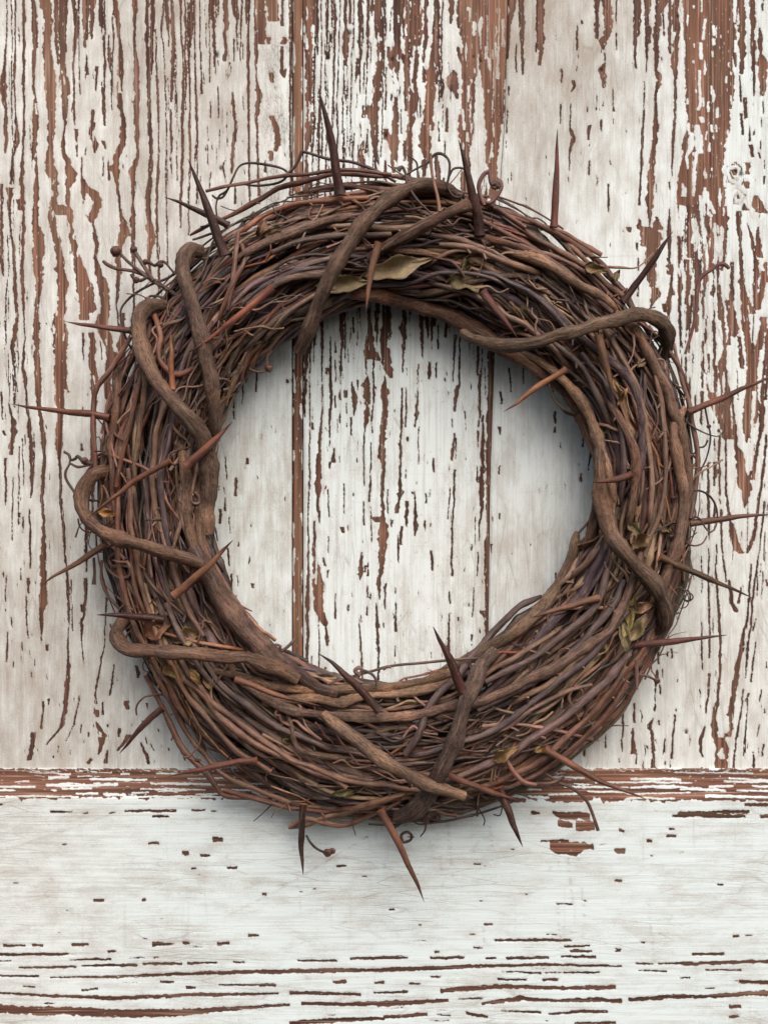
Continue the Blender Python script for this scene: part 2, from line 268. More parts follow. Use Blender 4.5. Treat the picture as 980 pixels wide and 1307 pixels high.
MID = parse('''
390,-60,12 391,0,14 393,30,12 394,70,9 394,110,8 395,140,11 394,170,9 391,190,4 391,240,7 390,300,5 391,370,6; 402,-60,2 402,0,2 402,60,2 401,110,3 400,190,2 398,240,2; 406,30,2 405,70,2; 410,-60,2 410,0,2 411,60,2 409,100,2 408,150,4 407,200,2 405,245,2
417,-60,3 417,0,3 417,45,3; 421,40,2 420,65,3 418,75,6; 415,90,2 416,130,2 414,140,2; 427,-60,3 427,0,4 428,25,6 427,50,3 426,100,3 424,150,2 423,200,2; 434,-60,2 434,20,2 433,60,2 432,90,2 430,130,2 430,160,2; 431,140,2 430,200,3; 441,-60,2 441,0,4 441,35,4 442,45,9 441,70,8 441,83,4; 447,-60,2 447,30,4; 452,0,2 451,70,2; 438,85,2 438,130,2 437,170,2; 449,85,2 448,130,2 446,200,2; 457,75,5 456,90,5 454,105,2
443,85,1.5 443,140,2; 424,0,1.5 423,60,1.5; 465,80,1.5 464,110,1.5; 458,30,2 458,60,2; 470,-60,3 470,40,5 468,90,2 466,150,2; 463,135,3 462,150,3; 471,135,6 468,145,10; 464,180,3 461,190,7 462,240,6; 469,165,2 467,195,3; 452,170,2 450,200,3; 439,165,2 439,220,2; 411,150,2 411,200,3; 475,0,1.5 475,20,1.5; 473,55,2 473,80,2; 455,120,1.5 455,138,1.5
484,-60,8 484,0,8 484,25,10 485,50,9 486,80,10 482,100,10 480,130,9 476,145,12 478,180,9 479,205,4 480,240,3; 492,0,2 492,50,2; 499,10,2 498,40,2; 488,100,2 488,150,2 486,200,2; 493,85,2 492,140,3; 504,-60,2 504,0,2; 513,-60,6 510,15,9 508,40,6 507,55,9 503,70,18 504,90,10 506,120,4 505,150,8 503,170,9 503,180,16 503,190,10 503,220,6; 498,60,8 498,74,10 500,88,6; 492,165,6 495,178,14; 512,65,2 513,80,2; 515,70,3 515,80,3; 500,120,3 499,135,2; 512,140,2 512,170,2; 518,115,2 519,140,2; 525,70,1.5 525,74,1.5
533,-60,8 533,0,8 535,20,10 534,45,9 532,75,6 529,100,6 527,130,12 524,160,8 523,180,10 523,215,6 522,240,4; 543,-60,2 543,5,4 543,40,6 541,80,2; 540,70,6 541,80,4; 531,20,4 532,55,6; 555,-60,3 555,0,3 554,40,4 558,46,13 555,54,8 551,70,6 550,90,10 549,120,14 546,150,14 543,175,20 543,200,10 541,225,5; 541,85,4 541,105,6; 536,125,2 536,150,2; 517,180,5 516,205,4
576,-60,6 576,0,8 576,15,6 575,30,3; 561,103,3 560,130,2; 578,90,4 578,100,14 575,110,8 576,117,2; 565,133,2 565,137,3; 570,138,3 570,168,5; 559,155,2 560,180,3; 568,180,2 567,200,2; 557,198,5 557,225,3; 585,60,4 587,75,5 590,80,8; 580,95,10 582,118,8 583,126,3; 586,25,8 586,35,4
616,-60,64 618,0,62 620,20,60 620,50,58 618,80,58 617,100,54; 594,90,8 596,120,14 593,150,12 592,170,16 594,200,9 592,235,9 594,270,5; 605,100,6 603,130,7 601,160,8 600,185,4; 612,170,2 611,185,6 611,192,2; 626,80,34 627,110,26 625,125,20 628,150,22 628,180,20 627,210,14 630,230,12 629,260,8; 640,80,10 641,120,8 640,158,4
389,395,8 391,440,6 389,500,5 388,520,4 389,532,2; 396,440,2 395,520,2 395,620,3 393,650,2 394,720,3 392,770,6 393,800,4 392,830,4 391,875,3; 411,396,3 411,440,4 411,480,2 411,520,2 408,560,5 407,590,6 406,620,8 406,635,5 408,668,2
403,405,2 403,440,2; 422,430,2 422,500,5 421,540,3 421,570,2; 428,436,2 428,450,3; 428,460,2 428,487,2; 428,505,2 428,520,3; 435,395,2 435,425,2; 435,455,3 434,490,2; 434,498,2 434,510,4; 434,525,2 434,540,3; 441,400,2 441,458,2; 451,405,3 451,425,3; 417,470,4 417,478,3; 441,498,5 441,507,5; 449,488,2 452,505,8 452,515,7 452,530,2; 448,533,3 448,555,2; 457,485,3 457,497,2; 426,572,3 425,590,5; 421,590,3 421,598,3; 399,540,5 399,548,4; 416,545,2 417,550,2; 442,515,2 442,528,2; 443,540,2 443,545,2
470,395,4 472,420,6 471,440,14 473,452,16 473,458,14; 480,450,8 482,460,6; 467,460,3 467,478,2; 469,480,3 467,492,10 467,510,8 468,530,8 465,550,3 464,575,2 465,620,2; 477,455,3 477,505,3 475,540,3 475,552,2; 479,493,3 480,497,2; 480,398,5 480,422,5; 474,565,2 473,600,2; 473,600,2 472,640,4; 464,590,2 465,620,1.5
495,380,8 494,420,6 490,440,8 493,455,11 495,470,13 499,482,5; 487,420,4 488,450,6; 491,480,2 491,490,6 491,500,11 491,515,8 490,540,8 488,560,9 488,582,10 490,600,5 487,620,5 488,640,4 489,660,6 489,680,14 488,700,10 486,730,6 483,745,6 484,765,2; 480,770,2 482,800,5 483,860,3 483,885,2; 480,660,11 480,666,8; 484,570,3 484,585,3
516,385,3 515,410,4 513,418,8 515,429,2; 514,440,4 514,475,2; 513,495,2 512,540,4 511,580,3 511,620,4 508,640,2; 518,495,2 518,545,3; 510,566,5 512,573,4; 522,385,2 523,430,1; 519,470,1.5 520,480,1.5; 520,558,3 520,563,3; 537,390,7 538,430,5 539,457,2; 534,465,2 533,510,2 532,525,6 530,545,3; 534,545,2 534,592,2; 549,462,4 548,475,5 547,484,3; 557,463,3 557,482,2; 559,415,2 559,432,2; 559,433,3 559,446,3; 551,411,4 550,415,3; 568,482,2 568,487,3; 553,585,3 553,602,3; 518,600,2 518,610,2
581,428,5 579,460,3 578,487,2; 587,416,3 586,490,3; 584,492,6 582,505,6 580,525,4; 577,535,2 577,545,2; 580,553,3 577,580,5 576,588,3; 582,560,2 582,585,2; 612,478,4 612,520,4 611,545,2; 615,445,2 614,480,1; 610,550,3 610,570,2; 619,468,1.5 619,508,1.5; 617,530,3 615,570,5 615,600,6 614,625,8 615,640,6 612,668,3; 599,436,2 599,455,1; 609,595,2 609,615,3; 604,440,1 604,460,1; 593,525,2 594,550,1
627,430,8 627,500,10 625,560,9 624,620,9 623,660,6 622,720,6 621,790,5 621,880,5; 580,600,3 579,640,3 577,670,3 576,735,3; 573,755,2 574,770,3; 574,783,3 573,800,3 572,832,4; 574,622,2 571,662,2; 611,670,2 611,690,1.5; 602,695,3 602,702,3; 610,705,3 609,735,2; 604,750,2 603,787,2; 602,810,3 602,818,2; 598,770,2 598,774,2; 616,780,8 620,790,7; 606,660,1.5 606,695,1.5; 619,690,3 618,735,2; 585,788,2 585,792,2; 612,802,2 612,808,2
401,665,3 401,700,5 404,725,9 406,750,13 408,780,12 413,793,10 416,800,3 418,818,5 418,824,4; 407,735,6 407,790,2 407,872,2; 419,625,2 420,660,2; 419,685,2 419,705,2; 412,712,3 414,722,4; 418,728,3 418,738,2; 439,618,2 439,655,2; 437,673,7 438,680,4; 428,758,2 428,790,3; 445,772,3 445,780,2; 416,620,3 416,624,2; 398,838,2 398,855,2; 416,852,3 416,856,2; 420,880,2 421,886,2
464,640,2 464,670,3; 473,647,2 474,692,2; 462,705,2 461,722,6 460,733,6 459,740,2; 466,722,4 466,730,3; 470,718,2 470,735,3; 469,748,2 469,762,3; 469,773,2 469,785,3; 463,689,2 463,692,2; 495,625,2 495,655,2; 492,745,4 491,778,2; 510,612,3 511,628,8 509,640,3 507,648,7 507,655,6; 520,640,6 519,672,3; 516,645,4 522,645,6 524,640,5; 529,627,2 530,650,3 531,668,7 529,684,2; 526,628,3 526,631,2; 513,672,4 511,695,4; 508,682,2 508,705,3 508,718,2; 505,768,2 505,806,4; 504,825,2 504,838,2; 505,750,1.5 505,757,2; 504,845,1 504,848,1; 498,663,2 499,672,2; 501,664,4 501,668,3
543,630,3 543,642,3; 542,665,3 542,674,3; 550,668,3 550,672,3; 550,703,3 551,715,4 551,728,4; 531,704,2 531,706,2; 489,795,2 490,802,2; 459,790,2 460,820,3 462,855,4 463,875,2; 451,630,2 451,633,2; 444,670,1.5 444,678,1.5; 433,582,2 434,590,2; 519,866,3 519,870,2; 600,866,3 600,870,2; 456,585,2 456,590,2; 430,860,1 430,870,1
400,900,2 400,975,2; 430,900,2 432,975,3; 470,900,3 472,975,2; 520,900,2 520,975,3; 560,900,2 562,975,2; 598,900,3 600,975,3
''')
RIGHT = parse('''
652,-60,12 653,0,12 653,15,8 649,30,7 648,60,5 647,75,3; 659,57,2 658,75,3 659,92,2; 736,33,3 736,64,3; 742,26,4 742,31,4; 717,88,3 716,105,3; 731,103,6 733,110,5 729,117,2; 716,133,3 715,158,2; 728,133,2 727,163,3 729,168,6 732,175,7 728,187,5 726,200,2 726,217,2; 649,110,3 649,122,2; 648,140,2 646,170,2; 646,180,2 645,190,2; 652,220,2 652,230,2; 648,224,1.5 648,234,1.5; 670,75,1.5 670,77,1.5; 670,253,2 671,256,2
773,-60,10 773,0,11 776,25,12 774,45,8 768,53,10 771,64,2; 771,68,2 771,80,2 767,88,10 769,97,8 770,112,3; 786,42,2 786,64,2; 782,112,2 782,135,2 783,142,4; 752,160,5 751,178,3; 752,184,2 751,187,2; 752,205,3 751,223,3; 749,136,2 749,143,2; 761,120,2 761,140,2; 769,130,2 769,136,2; 767,153,4 767,167,3; 762,228,2 762,237,2; 776,235,3 776,270,3; 778,205,2 779,210,2; 763,228,2 762,234,2; 782,152,2 782,158,2; 725,225,1.5 725,232,1.5; 697,198,2 697,202,2
826,-60,8 826,0,8 826,30,6 825,60,4 824,92,2; 822,104,2 821,150,3 818,200,4 816,262,2; 829,35,4 828,55,5; 846,-60,10 846,0,13 842,10,10 840,20,8 837,45,8 837,70,8 836,90,6 841,97,10 841,107,9 838,115,4 836,130,4 836,160,8 834,190,6 831,220,9 829,240,9 829,265,8 829,290,2; 846,15,2 846,46,3; 844,73,2 844,79,2
865,-60,3 865,0,3 864,15,9 863,25,9 866,35,5 862,57,8 860,85,9 862,100,4 861,140,4 858,190,4 857,226,1; 854,232,2 854,242,2; 837,235,1.5 837,245,1.5; 
905,-60,68 904,0,66 904,60,64 905,110,62 905,140,60 902,165,56 898,190,54 893,230,58 893,262,60
945,-60,8 945,0,10 947,30,8 947,60,9 946,94,5; 936,60,6 938,85,3; 943,96,2 945,130,4; 950,125,5 951,150,4; 945,145,4 947,172,3; 956,160,2 957,180,3; 960,15,2 960,38,3; 968,36,3 970,50,6 970,70,6 973,80,14 973,100,12 972,122,5; 959,62,5 960,70,4; 962,72,2 962,100,4 961,122,3; 974,0,2 972,14,3; 973,130,2 973,145,2; 971,150,2 971,162,2; 970,180,2 970,190,2; 957,185,5 960,200,4; 952,208,10 953,222,8; 950,232,10 953,240,6; 968,195,3 970,202,2; 975,205,2 975,215,2; 932,250,18 938,240,14; 975,225,3 974,235,3; 963,165,2 962,172,3
815,240,2 815,262,2; 815,280,3 816,292,10; 837,277,4 838,285,12 838,293,16; 822,290,14 830,296,28 832,305,30 825,314,14; 832,310,20 829,330,14 832,350,12 831,365,9; 836,368,12 836,378,12 832,387,5 829,395,2; 814,330,3 814,345,2; 814,365,2 813,378,3; 802,290,7 802,296,5; 795,294,2 795,295,2; 854,266,2 854,285,4 853,300,6 854,335,3; 855,338,10 856,350,9; 852,330,3 853,333,3; 857,352,3 857,372,8 854,386,10 853,400,5 852,420,4; 848,388,8 848,398,4; 812,310,4 813,320,2
868,240,10 867,265,6 868,285,3 866,300,5 865,340,6 867,372,8 866,400,4 868,440,3; 877,245,4 880,270,8 879,300,8 880,340,9 877,372,8 878,400,6 874,430,3; 887,235,8 888,265,8 890,290,9 889,330,7 890,370,9 888,400,10 889,430,4; 897,250,6 899,275,7 900,310,10 900,350,8 898,390,9 900,430,6 896,450,3; 907,240,10 912,265,12 914,290,12 908,320,9 907,360,8 908,390,4; 918,240,14 922,262,12 925,290,8 923,330,6 920,345,4; 873,330,3 874,360,2; 883,310,3 884,350,2
915,340,4 918,380,6 920,400,8 922,430,10 920,460,12 919,500,9 920,530,5; 910,410,4 912,440,5 912,480,6 910,510,5; 905,440,6 904,480,4 905,505,6; 928,350,5 930,380,8 932,400,12 936,420,14 930,440,9; 934,335,5 934,370,4 933,410,6; 923,470,7 927,500,8 925,530,14 930,560,9; 897,440,5 896,470,4 896,495,4; 895,500,5 894,540,3; 887,440,2 887,480,2; 903,478,8 906,500,10 912,520,12 922,540,10 925,560,7
943,270,8 942,290,8 944,310,4 946,350,6 949,380,10 950,410,10 954,440,11 957,460,9 957,490,14 959,520,20 956,540,18 953,556,8 953,565,3; 953,285,2 958,300,4 963,330,5 965,350,8 962,370,10 959,390,12; 968,290,3 966,300,5 968,325,10 974,350,10 980,360,10; 975,335,8 972,370,8 965,395,10; 960,440,4 955,460,6; 976,405,10 970,430,9 965,450,9 962,470,8 960,500,12; 980,420,6 974,480,5 972,520,5 968,560,4; 964,250,6 966,262,16 972,270,16 980,272,12; 948,260,4 950,268,8; 961,380,12 959,400,8; 943,430,6 946,470,6; 980,460,4 976,510,4; 963,370,2 960,440,2 958,480,2
939,470,3 940,510,4; 934,500,4 937,540,6 939,570,6 943,580,12 945,600,12 949,615,16 952,630,14 951,642,7 950,648,2; 974,520,4 972,545,5 966,570,5 962,595,6 958,612,9; 977,555,3 975,590,4 970,625,4 966,650,4 962,680,5 958,695,6 953,706,4; 926,555,3 926,600,3 926,625,3 929,650,5 933,668,6 936,685,9 940,700,12 946,706,10; 954,640,1.5 953,700,1.5; 958,480,1.5 957,610,1.5
918,556,4 917,590,3 918,632,3; 918,637,3 919,643,2; 920,650,4 920,670,4 921,700,3 925,730,3 926,742,2; 911,560,2 911,575,2; 912,590,5 911,620,3; 903,590,3 903,620,4 904,680,4; 911,640,2 911,655,4 911,665,2; 904,682,2 904,690,2; 895,600,2 895,612,2; 895,638,2 895,642,2; 895,650,2 895,656,2; 914,600,5 912,610,5; 911,537,3 911,540,3; 917,536,3 917,540,3; 917,548,3 917,552,4; 895,710,2 895,735,2; 904,700,2 903,735,3 904,760,3 905,800,3 905,840,3; 905,860,4 903,890,3 900,910,3; 879,712,3 880,722,2; 914,695,2 914,720,2; 912,720,2 914,740,3 917,790,4 919,830,4 918,860,4 916,885,4 914,900,6 911,912,6 911,940,8
929,740,3 932,755,5 934,770,5 937,778,8 939,781,5; 945,750,3 942,770,4; 958,720,3 955,760,3 953,790,3 948,810,5 944,835,6 941,850,7 937,875,8 934,900,7 930,920,8 928,940,10; 975,640,3 972,670,3 969,700,2 963,740,3 957,800,3 951,860,2; 976,680,2 974,715,2; 980,640,2 978,660,2; 966,720,2 966,745,2 965,760,2; 973,730,2 971,765,2; 964,790,2 960,805,3; 961,840,3 958,870,3; 953,820,2 950,865,2; 948,880,3 945,910,3 941,930,4 938,950,3 935,980,3; 955,885,3 951,895,3; 953,905,2 948,965,2; 963,820,2 961,850,2; 952,920,2 950,960,2; 977,740,4 979,748,3; 971,880,2 968,895,2; 968,925,2 966,940,2; 975,905,3 975,910,3; 974,950,3 972,965,3; 960,960,2 962,985,4; 978,845,2 978,853,2; 970,720,2 970,735,2
917,942,16 921,955,18 920,970,16 921,985,18 921,992,26; 899,927,4 894,945,5 894,960,4 897,967,2; 895,795,2 895,830,3 896,856,2; 895,740,2 895,757,2; 840,808,3 840,847,3; 851,832,3 851,838,3; 857,828,3 857,840,3; 864,866,2 864,870,2; 838,855,3 839,866,5; 836,870,3 835,897,2; 842,874,3 842,886,3; 845,854,2 845,864,2; 836,900,2 836,905,2; 795,900,3 794,940,3; 809,898,3 809,922,4; 807,930,5 807,945,4 808,962,8; 833,917,2 829,925,6 832,940,5 833,965,4 833,985,6 838,990,10; 861,912,3 858,950,3 857,968,3; 848,943,2 848,960,2; 772,938,2 772,955,3; 812,965,2 812,975,3; 825,952,3 826,956,2; 840,920,4 841,925,3; 892,880,2 893,890,2; 848,972,2 848,976,3; 790,968,2 790,973,2; 887,985,3 887,990,8; 895,980,3 897,992,10; 853,550,1 853,560,1; 862,904,2 862,908,2; 893,900,2 893,905,2; 863,755,2 865,760,2; 879,738,2 879,745,2
745,545,2 743,570,3; 715,565,1.5 715,572,2; 708,525,4 708,540,3; 708,545,4 707,552,4; 755,545,3 753,580,3 750,600,2; 741,605,4 741,615,4; 739,592,2 739,594,1; 638,500,3 640,515,4; 637,545,4 638,555,3; 637,595,3 637,605,3; 637,655,3 637,663,3; 628,660,2 628,666,2; 627,695,3 627,705,2; 693,681,2 693,683,1; 731,710,4 730,728,4; 719,720,2 720,728,2; 709,731,2 710,743,2; 705,480,3 705,500,2; 650,470,3 652,500,2; 684,455,3 684,480,2; 668,460,2 668,490,2; 721,905,2 721,912,2; 660,900,2 661,960,2; 700,910,2 702,970,3; 745,940,2 745,965,3
''')
WHITE_L = parse('''112,248,3 112,258,10 112,268,9 111,274,4; 64,228,2 64,248,5; 62,245,3 62,252,5; 153,102,2 154,118,4; 152,100,1.5 152,103,1.5; 126,380,4 126,400,4; 124,370,2 125,385,3; 116,400,4 116,410,3; 124,900,4 124,905,4; 128,935,3 128,940,3; 46,133,2 47,145,3; 84,498,3 84,520,2; 94,265,2 94,268,2; 67,245,3 67,250,2; 82,535,1.5 82,560,1.5; 50,168,3 51,195,3; 120,480,2 121,490,2; 88,850,1 88,850,1; 90,760,1 91,775,2''')
WHITE_M = parse('''385,53,4 385,66,4; 392,50,2 392,62,4; 386,100,3 386,115,4; 388,138,4 388,150,3; 398,135,4 399,142,3; 386,155,2 387,170,3; 486,48,3 486,51,3; 485,72,3 485,75,3; 503,93,3 506,105,5 503,120,6; 497,130,4 498,150,8; 605,28,4 605,45,4; 614,22,3 612,32,6 612,45,2; 624,75,3 625,90,3; 632,55,2 632,72,3; 641,25,2 641,60,2; 636,60,2 634,100,4; 597,10,3 597,12,3; 611,90,4 609,105,8 614,130,9 612,150,11 614,175,12 610,205,10 612,240,7; 598,110,3 597,130,2; 590,140,3 592,165,4; 603,190,2 603,205,5; 596,170,3 596,180,3; 628,195,3 628,200,4; 637,10,1 636,60,1; 404,700,2 404,745,2; 408,700,3 408,720,4; 630,90,1 628,150,1; 619,60,2 619,75,2; 623,115,2 623,118,1; 534,60,2 534,68,3; 546,70,3 546,85,4; 552,170,3 552,180,4; 622,20,1.2 622,75,1.2; 616,240,3 616,270,3; 528,165,4 530,190,5; 549,160,2 549,172,2''')
WHITE_R = parse('''895,-40,2 895,15,2; 899,25,3 898,50,4; 894,55,3 894,75,5; 892,90,3 893,135,4 891,140,5; 885,7,2 885,10,2; 885,56,2 885,60,2; 885,78,2 885,80,2; 910,33,3 910,45,3; 910,50,4 910,57,4; 909,66,2 909,72,2; 919,45,2 919,48,2; 938,-60,4 938,0,4 937,28,3; 938,32,3 938,36,3; 938,52,4 938,66,3; 932,92,2 932,95,2; 927,98,2 926,106,3; 908,110,3 908,120,2; 888,115,2 888,118,2; 903,130,3 903,142,3; 914,140,3 914,150,3; 896,150,8 896,156,4; 908,160,3 908,168,3; 914,160,2 914,168,2; 901,168,2 900,178,2; 889,160,6 891,180,12 893,195,8; 905,182,2 905,193,4; 874,150,6 874,170,4; 882,170,5 882,185,7 876,200,4 877,215,2; 887,195,6 886,220,5 884,250,3; 900,220,2 900,227,2; 908,215,2 908,217,2; 871,235,3 872,250,5; 899,240,3 899,258,4; 932,185,7 934,200,10 930,201,8; 934,140,8 936,150,6; 868,90,2 868,130,3; 877,126,2 877,132,4; 873,55,2 873,65,3; 928,165,1 928,170,4; 
873,240,4 873,250,4; 885,240,3 884,250,2; 893,250,3 896,290,4 898,310,5; 902,245,3 904,265,4; 884,280,4 886,300,6 884,310,5; 868,262,3 868,300,8; 891,300,2 892,330,3; 912,285,3 914,320,5 911,335,4; 906,258,3 911,272,4; 920,290,3 919,300,3; 872,310,3 872,330,4 878,330,10; 861,310,4 862,340,5 861,370,4; 884,350,2 882,375,3; 860,378,6 860,392,6; 906,345,6 906,370,4; 912,345,2 913,365,3; 926,345,5 927,370,8 928,382,3; 900,380,2 900,405,3; 894,390,3 893,405,3; 906,378,6 906,405,5; 913,375,2 913,395,3; 918,410,3 919,420,3; 862,400,5 861,430,9 865,445,8; 873,405,2 872,435,4; 890,425,8 889,450,9 887,490,8; 900,440,3 900,470,3; 906,420,4 904,450,5; 914,425,2 918,445,9 914,465,3; 934,430,4 936,450,3; 936,455,4 938,490,5 939,540,3; 955,355,6 958,380,4 960,390,3; 971,330,6 972,345,6; 962,500,5 961,525,4 959,538,2; 948,400,1 949,410,1; 905,480,8 908,500,5; 926,255,2 926,262,3; 921,955,2 919,962,9 921,968,6; 926,915,6 924,930,12 925,935,5; 901,500,4 900,530,5; 858,428,1 859,440,4; 955,590,2 954,605,2; 960,510,2 958,600,5; 950,455,4 949,480,4 953,400,1''')
# x,y,width along x (horizontal rail)
RAIL = parse('''
0,1245,3 50,1246,3; 65,1247,2 150,1247,4 200,1244,4 300,1241,5 400,1239,6 490,1238,5 560,1236,5 620,1233,3; 490,1238,5 610,1233,5 700,1231,4 793,1233,3; -60,1266,3 0,1267,3 60,1271,4 150,1274,6 250,1270,5 355,1268,3; 370,1267,5 460,1269,4; 477,1267,3 520,1266,4
-60,1287,8 0,1288,10 100,1291,11 150,1293,11 220,1293,10 300,1287,5 370,1282,4; 385,1281,5 440,1282,5 490,1281,7 572,1277,5; 562,1264,7 640,1259,6 700,1261,5 785,1260,6; 585,1275,2 615,1274,3; 615,1281,4 660,1274,7 700,1277,4 760,1276,6 793,1277,6; 802,1276,5 860,1272,6 900,1272,5 980,1267,7 1060,1264,6
490,1298,5 545,1295,5; 558,1295,2 575,1296,2; 595,1293,5 622,1298,4; 640,1290,2 690,1292,4; 700,1294,3 740,1291,4 775,1291,4; 370,1306,6 420,1302,6 490,1300,5; 733,1306,3 785,1305,4; 90,1225,2 142,1224,4; 25,1235,3 97,1234,4; 105,1233,2 140,1232,4 175,1232,4; 183,1230,4 232,1230,4; 240,1229,4 277,1229,3; 298,1228,3 312,1228,3; 0,1226,2 15,1226,2; 0,1218,4 87,1218,4; 5,1207,4 33,1207,3; 42,1206,4 55,1206,4; 92,1206,4 113,1206,4; 195,1205,6 208,1205,5 222,1204,2; 234,1204,4 242,1204,4; 278,1204,5 293,1203,4
380,1226,3 430,1226,3; 447,1224,4 490,1222,5 520,1222,4; 478,1254,4 490,1254,4; 280,1257,2 352,1257,4; 105,1264,3 125,1262,3; 30,1259,2 45,1260,2; 205,1253,3 222,1253,3; 238,1260,4 250,1261,3; 425,1253,4 442,1253,5; 317,1194,6 330,1194,3; 170,1222,1.5 182,1222,1.5; 196,1222,2 203,1222,2; 138,1214,4 148,1214,3; 0,1228,1 0,1228,1
65,1036,3 92,1037,3; 160,1035,3 225,1035,4; 245,1034,3 262,1034,3; 195,1042,4 216,1042,3; 75,1037,2 80,1037,2; 190,1076,4 203,1076,4; 233,1089,7 241,1089,7; 256,1092,5 268,1092,3; 272,1071,7 284,1071,6; 290,1108,4 303,1107,4; 120,1149,4 133,1149,4; 80,1078,3 85,1078,3; 18,1127,2 24,1127,2; 182,1149,4 186,1148,4; 245,1108,3 250,1108,3; 335,1141,4 340,1141,4; 0,1027,3 4,1027,3; 430,1105,4 442,1105,3; 400,1135,3 403,1135,3; 140,1038,2 148,1037,2; 270,1035,2 278,1035,2; 106,1038,2 112,1037,2
705,1037,4 715,1041,9 740,1041,9 752,1043,11; 712,1050,10 730,1054,8; 735,1054,14 758,1054,11; 690,1073,4 725,1073,3; 702,1079,14 720,1082,18 735,1084,20 745,1080,12 757,1081,7; 790,1059,5 796,1061,3; 784,1086,6 797,1086,6; 784,1124,4 793,1124,4; 850,1067,4 862,1067,4; 825,1073,4 831,1073,4; 605,1103,3 613,1103,3; 710,1154,3 730,1154,3; 631,1200,4 729,1200,4; 720,1208,3 752,1207,3; 604,1209,3 615,1209,3; 549,1223,4 592,1222,4; 620,1223,3 633,1223,3; 646,1223,4 700,1222,4; 716,1221,4 760,1221,4; 727,1214,4 755,1214,3; 811,1230,3 833,1230,3; 840,1230,3 870,1229,3; 871,1230,5 980,1227,5 1060,1226,4; 883,1218,4 924,1217,4; 943,1253,5 980,1254,5; 785,1214,3 792,1213,3; 815,1239,2 850,1240,3; 900,1238,2 945,1238,3; 640,1240,2 690,1242,3; 695,1242,2 765,1241,3; 635,1250,3 672,1250,3; 692,1250,4 712,1250,4; 550,1247,3 562,1247,3; 522,1255,3 536,1255,3; 868,1248,3 880,1248,3; 900,1238,2 905,1238,2; 618,1180,3 628,1180,3; 698,1192,2 710,1193,2; 935,1195,4 942,1195,4; 951,1194,2 960,1194,2; 915,1129,3 922,1129,3; 900,1262,2 912,1261,2; 930,1285,6 945,1285,6; 930,1298,4 942,1297,4; 865,1038,4 955,1036,5; 950,1027,5 990,1027,4; 858,1041,4 900,1041,5 950,1042,5; 970,1042,5 1040,1041,5; 853,1058,3 860,1058,3; 678,1037,5 688,1038,4; 520,1068,2 528,1068,2; 455,1040,2 463,1040,2; 830,1092,2 832,1092,2; 535,1181,3 537,1181,3; 670,1141,2 674,1141,2; 612,1150,2 616,1150,2; 497,1161,3 503,1161,3; 818,1203,3 822,1203,3; 785,1211,2 792,1211,2; 555,1215,3 560,1215,2; 600,1193,2 606,1193,2; 652,1084,2 656,1084,2
''')
BEVEL_W = parse('''38,985,4 90,988,4; 63,993,8 88,992,6; -40,1004,4 45,1004,5; 20,998,3 37,997,3; 60,1002,6 100,1003,8 150,1001,7; 98,985,3 142,986,3; 115,994,4 150,995,7 188,995,5; 80,1007,3 118,1007,4; 98,1013,4 125,1013,5; 133,1014,6 160,1015,8; 193,1000,5 275,1001,6; 180,1007,3 262,1008,3; 200,987,3 232,988,3; 155,988,5 165,988,5; 168,1012,3 190,1011,3; 250,1014,3 290,1013,4; 280,1008,4 340,1009,4; 240,994,3 300,993,4; 300,1000,4 360,1001,4; 0,1016,3 100,1017,4; 160,1017,4 360,1017,5
660,985,2 720,986,2; 700,992,4 745,993,5; 805,994,6 868,995,6; 760,999,4 830,998,3; 640,1000,5 700,1001,5; 720,1004,6 800,1005,4; 820,1004,3 860,1003,5; 905,1004,6 935,1003,5; 930,994,4 990,996,5; 860,986,2 960,987,3; 885,1008,3 925,1009,6; 940,1009,4 1000,1010,5; 750,1010,3 800,1011,4; 650,1007,4 690,1008,4; 700,1014,4 740,1013,5; 640,1016,6 700,1018,6; 800,1013,4 880,1012,3; 900,1017,5 1000,1018,6; 800,1019,4 860,1019,4; 560,986,4 640,988,5; 540,996,5 620,997,5; 570,1005,5 640,1007,5; 560,1014,6 640,1015,6; 960,1003,4 1040,1004,4; 400,990,4 470,991,4; 410,1003,4 500,1004,5; 420,1013,5 540,1014,5''')
NAILS = [(277,70,3.2),(282,215,2.6),(447,42,2.6),(418,74,2.8),(500,76,3),(492,173,3),(560,48,3),(613,78,2.2),(604,73,1.5),(561,47,2),(767,89,2.6),(864,21,2.4),
         (875,934,2.4),(945,222,3),(938,218,2),(372,486,1.5)]

def steps(y, seed, lo, hi):
    """piecewise-constant noise: flakes break off in small square steps"""
    r = np.random.default_rng(seed)
    n = int((y.max() - y.min()) / lo) + 4
    br = y.min() - hi + np.cumsum(r.uniform(lo, hi, n)); v = r.normal(0, 1, n + 1)
    return v[np.searchsorted(br, y)]

def vnoise(y, seed, sc):
    r = np.random.default_rng(seed); n = int((y.max() - y.min()) / sc) + 4
    return np.interp(y, y.min() + np.arange(n) * sc, r.normal(0, 1, n))

